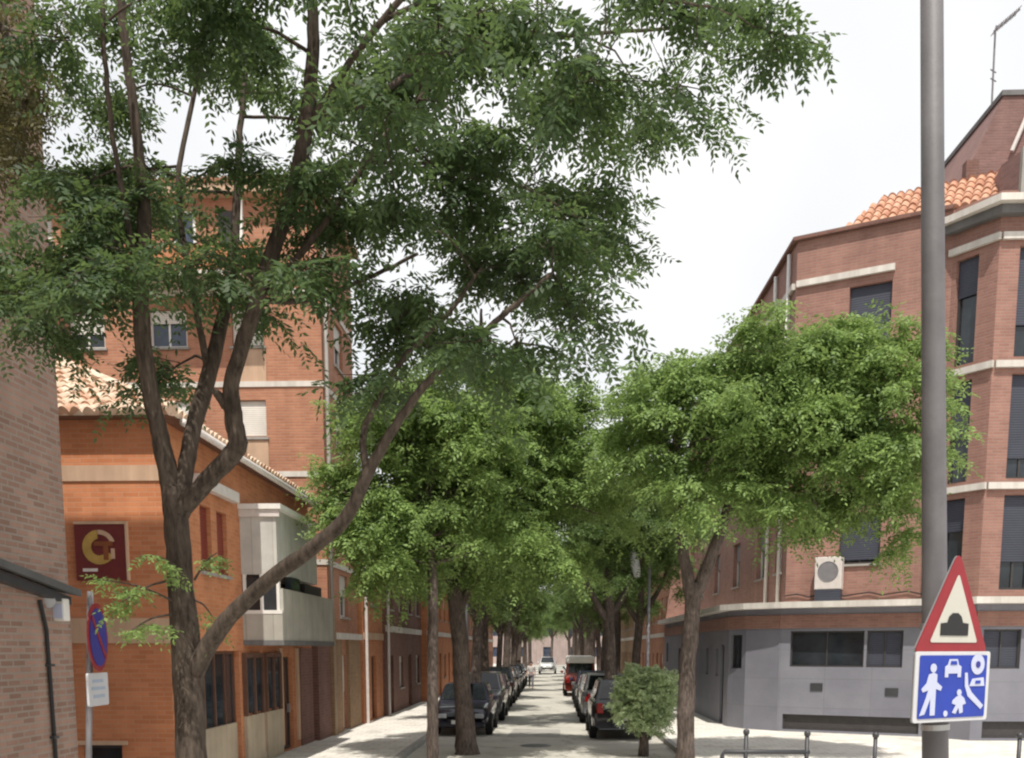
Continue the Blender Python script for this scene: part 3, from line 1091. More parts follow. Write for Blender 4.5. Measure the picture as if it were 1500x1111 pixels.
# brick apron and ledge
mb = MB()
for i in range(len(gf) - 1):
    d, n, L = frame2(gf[i], gf[i + 1])
    wbox(mb, gf[i], gf[i + 1], 0, L, 3.06, 3.44, .03 + .001 * i, -.003)
mb.build('brick_apron', M['brick_red'], t)
mb = MB()
lp = [(5.45, 46), (5.1, 46), (5.1, 29.3), (5.6, 28.3), (6.5, 27.5), (10.0, 25.75), (10.7, 24.75), (24, 24.75), (24, 26), (11.2, 26.2), (7.4, 28.6), (6.75, 46)]
mb.prism(lp, LZ + .004, LZ + .17)
mb.build('ledge', M['white_band'], t)
# upper storeys
up = [(6.72, 46), A, B, C, D]
ST = [3.8, 6.55, 9.47, 12.45]
hu = {1: [], 2: [], 3: [], 0: []}
for k in range(3):
    z0, z1 = ST[k] + .06, ST[k + 1] - .12
    hu[1] += [(1.42, 2.5, ST[k] + 1.0, z1 - .25)]
    hu[2] += [(.12, .72, z0 + .12, z1 - .1)]
    hu[3] += [(.5, 1.25, z0 + .12, z1 - .1), (2.4, 3.6, z0 + .12, z1 - .1), (5.4, 6.5, z0 + .12, z1 - .1)]
    hu[0] += [(2, 3.2, ST[k] + .9, z1 - .2), (6, 7.2, ST[k] + .9, z1 - .2), (10, 11.2, ST[k] + .9, z1 - .2), (14, 15.2, ST[k] + .9, z1 - .2), (16.6, 17.4, ST[k] + .9, z1 - .2)]
mb = MB()
for i in range(4):
    wall(mb, up[i], up[i + 1], LZ + .172, UZ, hu[i], depth=.25)
mb.face([(p[0], p[1], UZ) for p in up] + [(24, 46, UZ)])
mb.face([(24, 25.2, -.1), (24, 46, -.1), (24, 46, UZ), (24, 25.2, UZ)])
mb.face([(24, 46, -.1), (5.45, 46, -.1), (5.45, 46, LZ), (6.72, 46, UZ), (24, 46, UZ)])
mb.build('wall', M['brick_red'], t)
for i in range(4):
    for j, h in enumerate(hu[i]):
        window(t, up[i], up[i + 1], h, depth=.2, fm=M['frame_dark'] if i != 0 else M['frame_white'],
               pm=M['glass'], shut=(.8, .55, .95, .7, .35, .88)[(i * 5 + j * 3) % 6] if i in (2, 3) else .92 if i == 1 else .4, sm=M['blind_blue'] if i else M['shutter_grey'], bars=0 if i == 2 else 1, sill=i < 2)
# white bands across the bay and the lintel on the long wall
for z in ST[1:]:
    mb = MB()
    dB, nB, LB = frame2(B, C)
    wbox(mb, B, C, -.06, LB + .05, z - .08, z + .08, .1, -.003)
    wbox(mb, C, D, .051, 12, z - .083, z + .077, .1, -.003)
    mb.build('white_band', M['white_band'], t)
mb = MB()
wbox(mb, A, B, .02, 2.55, 12.3, 12.46, .1, -.003)
wbox(mb, (6.72, 34), A, .0, 5.9, 12.3, 12.46, .1, -.003)
mb.build('white_band', M['white_band'], t)
# parapet coping, bay cornice
mb = MB()
cop = [(6.58, 46), (6.58, 27.92), (10.1, 26.1), (10.3, 26.4), (6.9, 28.15), (6.9, 46)]
mb.prism(cop, UZ + .004, UZ + .1)
mb.build('coping', M['brick_dark'], t)
mb = MB()
mb.prism([(9.6, 26.35), (9.95, 25.95), (10.7, 24.75), (24, 24.75), (24, 26.6), (11.1, 26.6)], UZ - .4, UZ - .24)
mb.prism([(9.95, 26.2), (10.15, 25.9), (10.82, 24.95), (24, 24.95), (24, 26.6), (11.1, 26.6)], UZ - .6, UZ - .403, 1)
mb.build('cornice', [M['white_band'], M['concrete_dark']], t)
mb = MB()
mb.prism([(11.15, 25.9), (11.3, 25.25), (24, 25.25), (24, 26.6), (11.3, 26.6)], UZ + .003, UZ + .9)
mb.build('bay_parapet', M['penthouse'], t)
mb = MB()
for x in (11.3, 11.75, 12.3):
    mb = MB(); mb.box(x, x + .12, 25.1, 25.24, UZ - .11, UZ + .95); mb.build('parapet_post', M['concrete'], t)
# tile roof rising behind the parapet: eave runs along A-B
dA, nA, LA = frame2(A, B)
inn = -nA
mb = MB()
sl = .82; c4 = 1 / math.hypot(1, sl)
e0 = Vector((A[0], A[1], 0)) + dA * 1.15 + inn * .06
hipx = lambda p: (p - e0).dot(dA) > (p - e0).dot(inn) * .5 and (p - e0).dot(dA) < 4.2
tile_slope(mb, (e0.x, e0.y, UZ + .05), dA, inn * c4 + Vector((0, 0, sl * c4)), 4.2, 2.0, hipx, pitch=.22)
mb.build('roof', M['tile_orange'], t)
mb = MB()
q0 = e0 + Vector((0, 0, UZ + .02))
q1 = q0 + dA * 4.2
q2 = q1 + inn * 1.54 + Vector((0, 0, 1.54 * sl))
q3 = q0 + dA * .77 + inn * 1.54 + Vector((0, 0, 1.54 * sl))
q4 = q0 + dA * .77 + inn * 4 + Vector((0, 0, 1.0 * sl))
q5 = q1 + inn * 4 + Vector((0, 0, 1.0 * sl))
mb.face([q0, q1, q2, q3]); mb.face([q3, q2, q5, q4]); mb.face([q0, q3, q4]); mb.face([q1, q5, q2])
mb.build('roof_deck', M['brick_dark'], t)
# penthouse: brown mass with a raking end
ph0, ph1 = at(1414, 256, 30), at(1470, 141, 30)
mb = MB()
pz0, pz1 = UZ + .1, ph1.z
mb.slab([(ph0.x, 30, pz0), (25, 30, pz0), (25, 30, pz1), (ph1.x, 30, pz1), (ph0.x, 30, ph0.z)], (0, 9, 0))
pn = mb.build('penthouse', M['penthouse'], t)
mb = MB(); mb.slab([(ph1.x - .06, 29.95, pz1 + .003), (25, 29.95, pz1 + .003), (25, 29.95, pz1 + .14), (ph1.x - .06, 29.95, pz1 + .14)], (0, 9, 0)); mb.build('coping', M['concrete_dark'], pn)
s0, s1 = at(1482, 222, 29.9), at(1500, 180, 29.9)
mb = MB(); mb.tube([s0, s1 + (s1 - s0) * 1.2], .06, 8); mb.build('pipe', M['gutter'], pn)
mb = MB(); mb.box(ph0.x - .1, ph0.x + .25, 29.7, 29.99, pz0, ph0.z + .25); mb.build('chimney', M['brick_dark'], pn)
for u_, z_ in ((.9, 1.3), (2.9, 1.2)):
    mb = MB(); wbox(mb, gf[3], gf[4], u_, u_ + .34, z_, z_ + .22, .02, -.003)
    v_ = mb.build('vent', M['steel_dark'], t)
mb = MB()
for y in (28.6, 30.2):
    mb.tube([(6.64, y, LZ + .17), (6.64, y, UZ - .1)], .055, 8)
mb.build('downpipe', M['frame_white'], t, smooth=True)
mb = MB()
cp = [Vector((A[0], A[1], 0)) + dA * (LA * k / 12) + nA * .05 + Vector((0, 0, 3.98 + .05 * math.sin(k * 2.1))) for k in range(13)]
mb.tube(cp, .018, 5); mb.build('wall_cable', M['black'], t)
mb = MB(); q_ = Vector((B[0], B[1], 0)) - dA * .25 + nA * .06; mb.tube([(q_.x, q_.y, LZ + .17), (q_.x, q_.y, UZ - .6)], .05, 8); mb.build('downpipe', M['concrete'], t, smooth=True)
g = thing('air_conditioner', 'white boxy air conditioner standing on the ledge of the corner building', 'air conditioner', (7.72, 27.25, LZ + .175), math.atan2(dA.y, dA.x))
mb = MB(); mb.box(-.36, .36, -.16, .16, .32, 1.2); mb.build('housing', M['gutter'], g, True, bevel=.02)
mb = MB(); mb.box(-.34, .34, -.15, .15, .0, .31); mb.build('stand', M['blind_blue'], g, True)
mb = MB(); mb.lathe([(.0, 0), (.26, 0), (.27, -.012), (.28, 0)], (0, -.164, .8), 'Y', 24); mb.build('fan_grille', M['steel'], g, True)

# television aerial on the corner building's roof
p = at(1452, 175, 29)
t = thing('roof_aerial', 'thin television aerial on a mast above the brown rooftop block', 'aerial', (p.x, 31, UZ + 1))
Ya = 31
q = [at(1450, 250, Ya), at(1453, 150, Ya), at(1458, 45, Ya), at(1460, 38, Ya)]
mb = MB(); mb.tube(q, .03, 6); mb.build('mast', M['steel'], t)
b0, b1 = at(1456, 46, Ya), at(1494, 14, Ya)
mb = MB(); mb.tube([b0, b1], .025, 6); bo = mb.build('boom', M['steel'], t)
mb = MB()
for k in range(6):
    c = b0.lerp(b1, (k + .3) / 6)
    mb.tube([c + Vector((0, -.28, 0)), c + Vector((0, .28, 0))], .012, 5)
    mb.tube([c + Vector((-.05, 0, -.12)), c + Vector((.05, 0, .12))], .012, 5)
    mb.build('element', M['steel'], bo); mb = MB()
for z in (105, 118):
    c = at(1455, z, Ya)
    mb.tube([c + Vector((-.12, -.1, 0)), c + Vector((.12, .1, .02))], .018, 5)
    mb.build('element', M['steel'], bo); mb = MB()

# other houses on that side and the street's end
row_house('terraced_house', 'orange brown brick house after the corner building behind the far trees', 5.9, 46.05, 66, 7.2, M['brick_pink'], -1, M['white_band'])
row_house('terraced_house', 'pale ochre terrace far along the sunny side', 5.9, 66.05, 95, 7.8, M['brick_ochre'], -1, M['white_band'])
t = thing('end_building', 'hazy pinkish building closing off the end of the street', 'building', (0, 150, 0))
E0, E1 = (-25, 150), (25, 150)
hs = [(4 + 4 * k, 5.3 + 4 * k, z, z + 1.5) for k in range(11) for z in (1.2, 4.4, 7.6)]
mb = MB(); wall(mb, E0, E1, -.1, 10.5, hs); mb.box(-24.9, 24.9, 150.4, 158, -.1, 10.45); mb.build('wall', concrete('pink_render', (.42, .33, .31), .2), t)
for h in hs:
    mb = MB(); wbox(mb, E0, E1, h[0], h[1], h[2], h[3], -.15, .2); mb.build('window', M['glass_blue'], t)
mb = MB(); mb.box(-25.3, 25.3, 149.6, 158, 10.503, 10.8); mb.build('cornice', M['white_band'], t)

# ------------------------------------------------------------------ near tree
t = thing('street_tree', 'big forked dark-barked tree in front of the orange house with overhanging leaves', 'tree', at(284, 1300, 6.9) * 1)
t.location.z = .12
ORG[t.name] = Vector(t.location)
NB = []          # skeleton points


def smooth_path(pts, rad, sub=5, wob=0):
    P = [Vector(p) for p in pts]
    out, ro = [], []
    for i in range(len(P) - 1):
        p0, p1, p2, p3 = P[max(i - 1, 0)], P[i], P[i + 1], P[min(i + 2, len(P) - 1)]
        for k in range(sub):
            u = k / sub
            q = .5 * ((2 * p1) + (p2 - p0) * u + (2 * p0 - 5 * p1 + 4 * p2 - p3) * u * u + (3 * p1 - p0 - 3 * p2 + p3) * u ** 3)
            if wob:
                q += Vector((rng.uniform(-wob, wob), rng.uniform(-wob, wob), rng.uniform(-wob, wob)))
            out.append(q)
            ro.append((rad[i] * (1 - u) + rad[i + 1] * u) * (1 + rng.uniform(-.04, .04)))
    out.append(P[-1]); ro.append(rad[-1])
    return out, ro


def limb(mb, nodes, n=12):
    """nodes: (px, py, Y, width px)"""
    pts = [at(a, b, y) for a, b, y, w_ in nodes]
    rad = [w_ * y / F / 2 * .86 for a, b, y, w_ in nodes]
    pts, rad = smooth_path(pts, rad, 6, .004)
    mb.tube(pts, rad, n)
    NB.extend(zip(pts, rad))


mb = MB()
limb(mb, [(288, 1460, 6.85, 78), (285, 1380, 6.85, 62), (282, 1240, 6.85, 54), (280, 1111, 6.85, 52), (276, 1000, 6.85, 51), (265, 860, 6.85, 43), (258, 760, 6.85, 41), (254, 715, 6.85, 37)], 18)
limb(mb, [(258, 765, 6.85, 40), (246, 690, 6.85, 33), (232, 630, 6.8, 29), (216, 550, 6.75, 27), (205, 430, 6.7, 26), (212, 320, 6.65, 22), (200, 190, 6.6, 16), (184, 70, 6.55, 14), (172, -60, 6.5, 12), (165, -220, 6.5, 8)])
limb(mb, [(205, 440, 6.7, 16), (190, 340, 6.5, 10), (165, 200, 6.3, 9), (152, 60, 6.2, 8), (148, -80, 6.2, 6)], 8)
limb(mb, [(258, 750, 6.85, 36), (272, 690, 6.9, 27), (284, 625, 6.95, 27), (308, 540, 7.05, 26), (332, 440, 7.2, 20), (345, 330, 7.3, 14), (352, 190, 7.4, 10), (362, 80, 7.5, 8), (375, -80, 7.6, 6)])
limb(mb, [(258, 755, 6.85, 38), (276, 735, 6.83, 31), (314, 693, 6.8, 30), (347, 655, 6.75, 32), (342, 612, 6.72, 31), (340, 560, 6.7, 26), (368, 465, 6.6, 25), (396, 380, 6.5, 25), (428, 285, 6.45, 24), (448, 190, 6.4, 25), (458, 80, 6.35, 20), (456, -40, 6.3, 16), (450, -200, 6.3, 10)])
limb(mb, [(338, 600, 6.72, 22), (322, 582, 6.7, 16), (313, 572, 6.68, 10)], 8)
limb(mb, [(392, 432, 6.55, 14), (430, 385, 6.5, 12), (492, 306, 6.45, 10), (540, 232, 6.4, 9), (582, 178, 6.4, 8), (640, 120, 6.4, 6)], 8)
limb(mb, [(452, 185, 6.4, 16), (480, 162, 6.45, 12), (540, 150, 6.6, 10), (620, 95, 6.9, 9), (720, 60, 7.2, 8), (860, 50, 7.4, 6), (1000, 40, 7.6, 5)], 8)
limb(mb, [(385, 440, 6.6, 11), (460, 438, 6.8, 9), (550, 402, 7.0, 7), (612, 372, 7.1, 5)], 7)
limb(mb, [(268, 350, 6.9, 9), (262, 260, 6.9, 9), (280, 160, 7, 8), (300, 60, 7, 6), (310, -60, 7, 5)], 7)
limb(mb, [(306, 545, 7.05, 13), (285, 440, 6.9, 10), (268, 350, 6.9, 9)], 7)
limb(mb, [(285, 985, 6.83, 34), (310, 938, 6.75, 31), (345, 895, 6.65, 27), (400, 845, 6.5, 26), (462, 800, 6.3, 24), (508, 757, 6.2, 23), (540, 692, 6.1, 19), (572, 636, 6.05, 16), (622, 565, 6.0, 13), (682, 508, 5.95, 10), (745, 455, 5.95, 9), (810, 400, 5.9, 6)])
limb(mb, [(538, 697, 6.1, 14), (532, 640, 6.15, 11), (556, 580, 6.2, 10), (602, 512, 6.3, 9), (655, 462, 6.3, 8), (700, 400, 6.3, 5)], 8)
limb(mb, [(446, 200, 6.4, 13), (500, 110, 6.2, 11), (560, 30, 6.1, 10), (640, -60, 6.0, 8)], 8)
limb(mb, [(560, 30, 6.1, 8), (700, -20, 6.0, 7), (880, -10, 6.0, 5), (1040, 10, 6.0, 4)], 7)
limb(mb, [(430, 280, 6.45, 10), (500, 245, 6.7, 7), (600, 240, 6.9, 6), (720, 255, 7, 5), (850, 320, 7.1, 4)], 7)
SPR = []
CL = [  # px, py, rx, ry, sprays, Ymin, Ymax
    (140, 300, 110, 120, 80, 5.9, 7.6), (120, 440, 95, 75, 70, 6.0, 7.4), (45, 420, 40, 50, 22, 6.2, 7.6), (220, 390, 70, 110, 50, 6.2, 8.0),
    (200, 230, 70, 50, 24, 6.2, 7.6), (330, 430, 70, 55, 32, 6.4, 8.4), (245, 545, 22, 25, 4, 6.9, 7.6), (300, 90, 70, 90, 60, 6.0, 8.4),
    (100, 50, 60, 55, 26, 6, 7.4), (150, 170, 60, 40, 12, 6, 7.4), (220, 20, 120, 45, 46, 6, 8), (400, 110, 75, 130, 64, 5.8, 8.2),
    (340, 270, 60, 40, 8, 6.2, 7.6), (320, 350, 60, 40, 10, 6.2, 7.6), (430, 360, 50, 60, 12, 6.2, 7.8),
    (560, 80, 120, 110, 120, 5.4, 8.4), (700, 60, 130, 85, 130, 5.2, 8.4), (850, 70, 130, 100, 130, 5.2, 8.2), (940, 135, 70, 55, 56, 5.5, 7.8),
    (1010, 40, 110, 55, 66, 5.4, 7.6), (1125, 25, 75, 30, 34, 5.6, 7.2), (700, 220, 125, 70, 100, 5.6, 8.2), (820, 250, 80, 80, 56, 5.8, 8),
    (895, 335, 55, 35, 32, 6.0, 7.6), (760, 370, 105, 75, 80, 5.6, 7.8), (640, 320, 75, 50, 28, 5.8, 7.8), (640, 430, 85, 55, 44, 5.8, 7.4),
    (790, 435, 75, 38, 38, 5.6, 7.2), (715, 490, 75, 40, 36, 5.6, 7.0), (580, 510, 65, 70, 36, 5.9, 7.0), (480, 380, 55, 70, 34, 6.3, 7.8),
    (510, 310, 55, 55, 20, 6.3, 7.6), (500, 200, 50, 45, 12, 6.2, 7.6), (300, -110, 250, 90, 90, 5.4, 8.5), (700, -110, 300, 90, 130, 5.0, 8.5), (1000, -70, 120, 50, 40, 5.4, 7.6),
]
twigs = MB()
for cx, cy, rx, ry, ns, y0, y1 in CL:
    nsub = max(1, round(ns / 9 * (.58 if (cx < 260 and cy > 200) else .34 if cx < 470 else .34 if cy < 260 else .5)))
    for s_ in range(nsub):
        for _ in range(30):
            a, b = rng.uniform(-1, 1), rng.uniform(-1, 1)
            if a * a + b * b < 1:
                break
        Y = rng.uniform(y0, y1)
        sub = at(cx + a * rx * .8, cy + b * ry * .8, Y)
        bp, br = min(NB, key=lambda q: (q[0] - sub).length + (0 if q[0].z < sub.z + .3 else .5))
        if (bp - sub).length > .12:
            mid = bp.lerp(sub, .5) + Vector((rng.uniform(-.08, .08), rng.uniform(-.1, .1), rng.uniform(.0, .12)))
            r0 = min(br * .6, .014)
            pp, rr_ = smooth_path([bp, mid, sub], [r0, r0 * .75, .004], 4, .006)
            twigs.tube(pp, rr_, 5, cap=False)
        grow = (sub - bp)
        if grow.length < .05:
            grow = rdir()
        grow.normalize()
        for k in range(9):
            d = (grow * .5 + rdir(.6) + Vector((0, 0, .05))).normalized()
            ss = sub + rdir(1) * rng.uniform(0, .12)
            SPR.append((ss, d, rng.uniform(.22, .5)))
            # the spray's own stalk
            pe = ss + d * .3 + Vector((0, 0, -.04))
            twigs.tube([sub, ss, pe], [.004, .004, .002], 4, cap=False)
trunk_o = mb.build('trunk', M['bark'], t, smooth=True)
twigs.build('twigs', M['bark'], t, smooth=True)
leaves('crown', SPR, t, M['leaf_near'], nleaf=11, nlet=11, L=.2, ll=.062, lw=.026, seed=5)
# low sprigs on the trunk
SPR = []
tw = MB()
for px, py, ex, ey, n in ((252, 880, 150, 850, 5), (255, 900, 190, 925, 4), (250, 850, 175, 885, 4), (285, 850, 318, 810, 3), (285, 880, 312, 905, 2), (258, 830, 205, 815, 3)):
    a, b = at(px, py, 6.75), at(ex, ey, 6.3 if px < 270 else 6.9)
    pp, r_ = smooth_path([a, a.lerp(b, .5) + Vector((0, 0, .03)), b], [.01, .007, .003], 4)
    tw.tube(pp, r_, 5, cap=False)
    for k in range(n):
        s_ = a.lerp(b, .35 + .6 * (k + .5) / n)
        SPR.append((s_, ((b - a).normalized() * .6 + rdir(.4)).normalized(), .16))
tw.build('sprig_stems', M['bark'], t)
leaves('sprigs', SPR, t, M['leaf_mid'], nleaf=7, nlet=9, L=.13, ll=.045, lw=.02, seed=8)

# overhanging branch of another tree against the grey brick wall
t = thing('overhanging_bough', 'olive brown leafy bough hanging over the grey brick wall at the top corner', 'tree', (-6.5, 8.0, .12))
mb = MB()
pp, r_ = smooth_path([(-5.35, 3.2, .12), (-5.35, 3.3, 3), (-5.2, 4.5, 6), at(-60, -60, 8.4), at(10, 60, 8.6), at(35, 170, 8.6), at(30, 260, 8.6)], [.12, .11, .09, .05, .03, .018, .008], 6)
mb.tube(pp, r_, 8)
mb.build('trunk', M['bark'], t, smooth=True)
SPR = []
for k in range(95):
    a, b = rng.uniform(-1, 1), rng.uniform(-1, 1)
    c = at(18 + a * 34, 165 + b * 105, rng.uniform(8.0, 9.2))
    SPR.append((c, (rdir(.5) + Vector((0, 0, -.3))).normalized(), rng.uniform(.2, .4)))
for k in range(20):
    SPR.append((at(rng.uniform(-20, 50), rng.uniform(-60, 30), rng.uniform(8, 9)), rdir(), .35))
leaves('crown', SPR, t, M['leaf_brown'], nleaf=9, nlet=9, L=.18, ll=.055, lw=.024, seed=9)


# ------------------------------------------------------------------ other street trees
def tree(label, x, y, lobes, trunk, seed, group=None, mat='leaf_mid', nspray=520, L=.3, ll=.11, lw=.052, bark='bark_grey', forks=None, z0=0.0, nlet=7, nleaf=9):
    """lobes: (x,y,z,rx,ry,rz) relative to the base; trunk: list of (x,y,z,r)"""
    t = thing('street_tree', label, 'tree', (x, y, z0), 0, group)
    r = random.Random(seed)
    mb = MB()
    pts, rad = smooth_path([Vector(p[:3]) for p in trunk], [p[3] for p in trunk], 5, .012)
    mb.tube(pts, rad, 12)
    tip = pts[-1]
    fk = forks or []
    sk = list(zip(pts, rad))
    for f in fk:
        p2, r2 = smooth_path([Vector(p[:3]) for p in f], [p[3] for p in f], 5, .015)
        mb.tube(p2, r2, 9)
        sk += list(zip(p2, r2))
    hi = [q for q in sk if q[0].z > tip.z * .55] or sk
    for lo in lobes:
        c = Vector(lo[:3])
        for k in range(3):
            tgt = c + Vector((r.uniform(-.6, .6) * lo[3], r.uniform(-.6, .6) * lo[4], r.uniform(-.4, .6) * lo[5]))
            bp, br = min(hi, key=lambda q: (q[0] - tgt).length)
            mid = bp.lerp(tgt, .5) + Vector((r.uniform(-.2, .2), r.uniform(-.2, .2), r.uniform(0, .25)))
            p2, r2 = smooth_path([bp, mid, tgt], [min(br * .55, .05), .03, .01], 5, .02)
            mb.tube(p2, r2, 6, cap=False)
    mb.build('trunk', M[bark], t, local=True, smooth=True)
    base = list(lobes)
    for lo in base:
        for _ in range(3):
            a, e_ = r.uniform(0, 2 * PI), r.uniform(-.3, 1.1)
            q = (math.cos(a) * math.cos(e_), math.sin(a) * math.cos(e_), math.sin(e_))
            k_ = r.uniform(.28, .55)
            lobes = lobes + [(lo[0] + q[0] * lo[3] * .92, lo[1] + q[1] * lo[4] * .92, lo[2] + q[2] * lo[5] * .95, lo[3] * k_, lo[4] * k_, lo[5] * k_)]
    SP = []
    vol = [lo[3] * lo[4] * lo[5] for lo in lobes]
    tot = sum(v ** .67 for v in vol)
    voids = []
    for _ in range(9):
        lo = r.choice(base)
        a = r.uniform(0, 2 * PI)
        voids.append((Vector((lo[0] + math.cos(a) * lo[3] * .9, lo[1] + math.sin(a) * lo[4] * .9, lo[2] + r.uniform(-.5, .7) * lo[5])), r.uniform(.3, .62)))
    for lo, v in zip(lobes, vol):
        n = int(nspray * v ** .67 / tot)
        c = Vector(lo[:3])
        ncl = max(4, n // 6)
        for _ in range(ncl):
            while True:
                q = Vector((r.gauss(0, 1), r.gauss(0, 1), r.gauss(0, 1)))
                if q.length > .1:
                    break
            q.normalize()
            if q.z < -.45 and r.random() < .6:
                q.z *= -.5
            rad_ = r.uniform(.45, 1.0) ** .6 * r.uniform(.78, 1.22)
            pc = c + Vector((q.x * lo[3], q.y * lo[4], q.z * lo[5])) * rad_
            if any((pc - vc).length < vr for vc, vr in voids):
                continue
            out = Vector((q.x / lo[3], q.y / lo[4], q.z / lo[5] + .15)).normalized()
            for k in range(6):
                a = r.uniform(0, 2 * PI)
                d = (out * .7 + Vector((math.cos(a), math.sin(a), r.uniform(-.5, .5))) * .8).normalized()
                SP.append((pc + Vector((r.uniform(-.15, .15), r.uniform(-.15, .15), r.uniform(-.12, .12))), d, r.choice((.3, .4, .5, .6, .85))))
    leaves('crown', SP, t, M[mat], nleaf=nleaf, nlet=nlet, L=L, ll=ll, lw=lw, seed=seed, droop=.85, local=True)
    return t


# two close trunks in the left-hand row; the slender one leans
ta = tree('slender young tree with thin straight trunk beside a thicker one at the kerb', -2.5, 20.3,
          [(.1, .3, 5.7, 1.5, 1.4, 1.3), (-.9, .2, 5.2, 1.0, 1.2, .9), (1.0, .0, 6.2, 1.3, 1.3, 1.1), (-.7, .2, 6.6, 1.2, 1.2, .9), (-1.0, -.3, 4.5, .8, .9, .7), (.6, 0, 4.7, 1.2, 1.0, .9), (-1.0, .1, 4.8, .7, .9, .6), (-.7, 0, 4.3, .8, .8, .6), (-1.5, 0, 5.7, .8, .9, .8), (-.2, .2, 7.6, 1.0, 1.0, .7), (-1.6, .3, 6.9, .8, .8, .6)],
          [(0, 0, -.1, .15), (0, 0, .3, .13), (.02, 0, 2, .115), (.04, 0, 3.9, .1), (-.1, .1, 5.2, .06)], 21, nspray=1500)
tb = tree('thick dark-trunked tree with bright spreading crown beside the slender young tree', -2.0, 22.6,
          [(.2, 0, 6.6, 1.7, 1.6, 1.3), (1.5, .2, 6.3, 1.5, 1.5, 1.2), (2.6, .5, 5.6, 1.2, 1.3, 1.0), (.9, -.3, 7.7, 1.4, 1.3, .9), (1.3, 0, 8.1, 1.1, 1.1, .6), (.1, 0, 7.7, 1.0, 1.0, .6), (2.4, .2, 7.5, .9, .9, .6), (1.1, -.2, 5.1, 1.4, 1.2, .9), (-.9, .2, 5.6, 1.3, 1.3, 1.0), (2.2, 0, 4.4, .8, .8, .6), (1.9, .2, 7.5, .9, 1, .7), (1.2, 0, 4.2, .9, .9, .6), (3.2, .4, 6.6, 1.0, 1.0, .9)],
          [(.05, 0, -.1, .34), (.02, 0, .35, .25), (-.05, 0, 1.6, .2), (-.15, 0, 3.2, .19), (-.3, 0, 4.3, .16)], 22, nspray=1800,
          forks=[[(-.2, 0, 3.3, .13), (.4, .1, 4.4, .09), (.9, 0, 5.8, .05)], [(-.3, 0, 4.2, .13), (-.7, 0, 5.2, .08), (-.8, .1, 6.0, .04)]])
# the wide tree on the sunny side
tcx = tree('wide round-crowned tree with forked trunk in front of the corner building', 2.85, 20.0,
          [(0.3, 0, 6.68, 1.54, 1.6, 1.15), (1.9, 0.2, 7.41, 1.57, 1.6, 1.04), (3.3, 0.1, 7.2, 1.35, 1.5, 1.02), (3.5, 0, 6.08, 1.19, 1.3, 1.09), (2.3, -0.2, 6.49, 1.42, 1.4, 1.25), (0.8, 0.1, 5.35, 1.28, 1.3, 1.0), (-0.8, 0.3, 6.68, 1.11, 1.3, 1.16), (4.0, 0.2, 5.02, 0.51, 0.7, 0.82), (1.4, 0, 7.81, 0.99, 1.2, 0.67), (2.7, 0, 8.07, 1.11, 1.2, 0.61), (4.1, 0.3, 7.55, 0.53, 0.7, 0.48), (2.3, 0.3, 5.08, 0.65, 0.8, 0.68), (-0.3, 0.2, 7.61, 0.68, 0.9, 0.53)],
          [(0, 0, 0, .24), (0, 0, .4, .178), (0, 0, 2, .165), (.08, 0, 3.2, .16), (.1, 0, 3.7, .15)], 23, nspray=2500, z0=.1, 
          forks=[[(.08, 0, 3.3, .14), (-.12, 0, 4.2, .12), (-.25, .1, 5.2, .09), (-.3, .1, 6.2, .05)], [(.08, 0, 3.4, .15), (.45, 0, 4.3, .125), (.75, 0, 5.2, .11), (1.2, .1, 6.3, .07), (1.9, .1, 7.4, .04)], [(.75, 0, 5.1, .08), (1.9, 0, 5.9, .06), (3.4, .1, 6.8, .03)]])

# three crown shapes reused, each copy turned its own way
def lob(seed, w=1.0, h=1.0):
    w *= .84
    r = random.Random(seed)
    L_ = [(0, 0, 6.3 * h, 1.6 * w, 1.6 * w, 1.3 * h)]
    for k in range(7):
        a = k * 2 * PI / 7 + r.uniform(-.3, .3)
        q = r.uniform(1.2, 1.9) * w
        L_.append((math.cos(a) * q, math.sin(a) * q, r.uniform(4.7, 7.0) * h, r.uniform(.9, 1.4) * w, r.uniform(.9, 1.4) * w, r.uniform(.8, 1.1) * h))
    return L_


def std_trunk(r0, lean):
    return [(0, 0, -.1, r0 * 1.4), (0, 0, .35, r0), (lean * .3, 0, 2, r0 * .88), (lean, 0, 3.6, r0 * .8), (lean * 1.4, .1, 5.2, r0 * .5)]


def std_forks(lean, r0):
    return [[(lean, 0, 3.5, r0 * .6), (lean + .7, .2, 4.6, r0 * .45), (lean + 1.2, .2, 6, r0 * .25)], [(lean, 0, 3.3, r0 * .6), (lean - .7, -.2, 4.5, r0 * .45), (lean - 1.0, -.3, 5.8, r0 * .25)]]


PROTO = []
def copy_tree(src, label, x, y, rz, s, group=None):
    c = src.copy()
    col.objects.link(c)
    c.location = (x, y, 0.0)
    c.rotation_euler = (0, 0, rz)
    c.scale = (s, s, s)
    if 'group' in c:
        del c['group']
    setp(c, label, 'tree', group)
    for ch in list(src.children):
        d = ch.copy()
        col.objects.link(d)
        d.parent = c
    return c


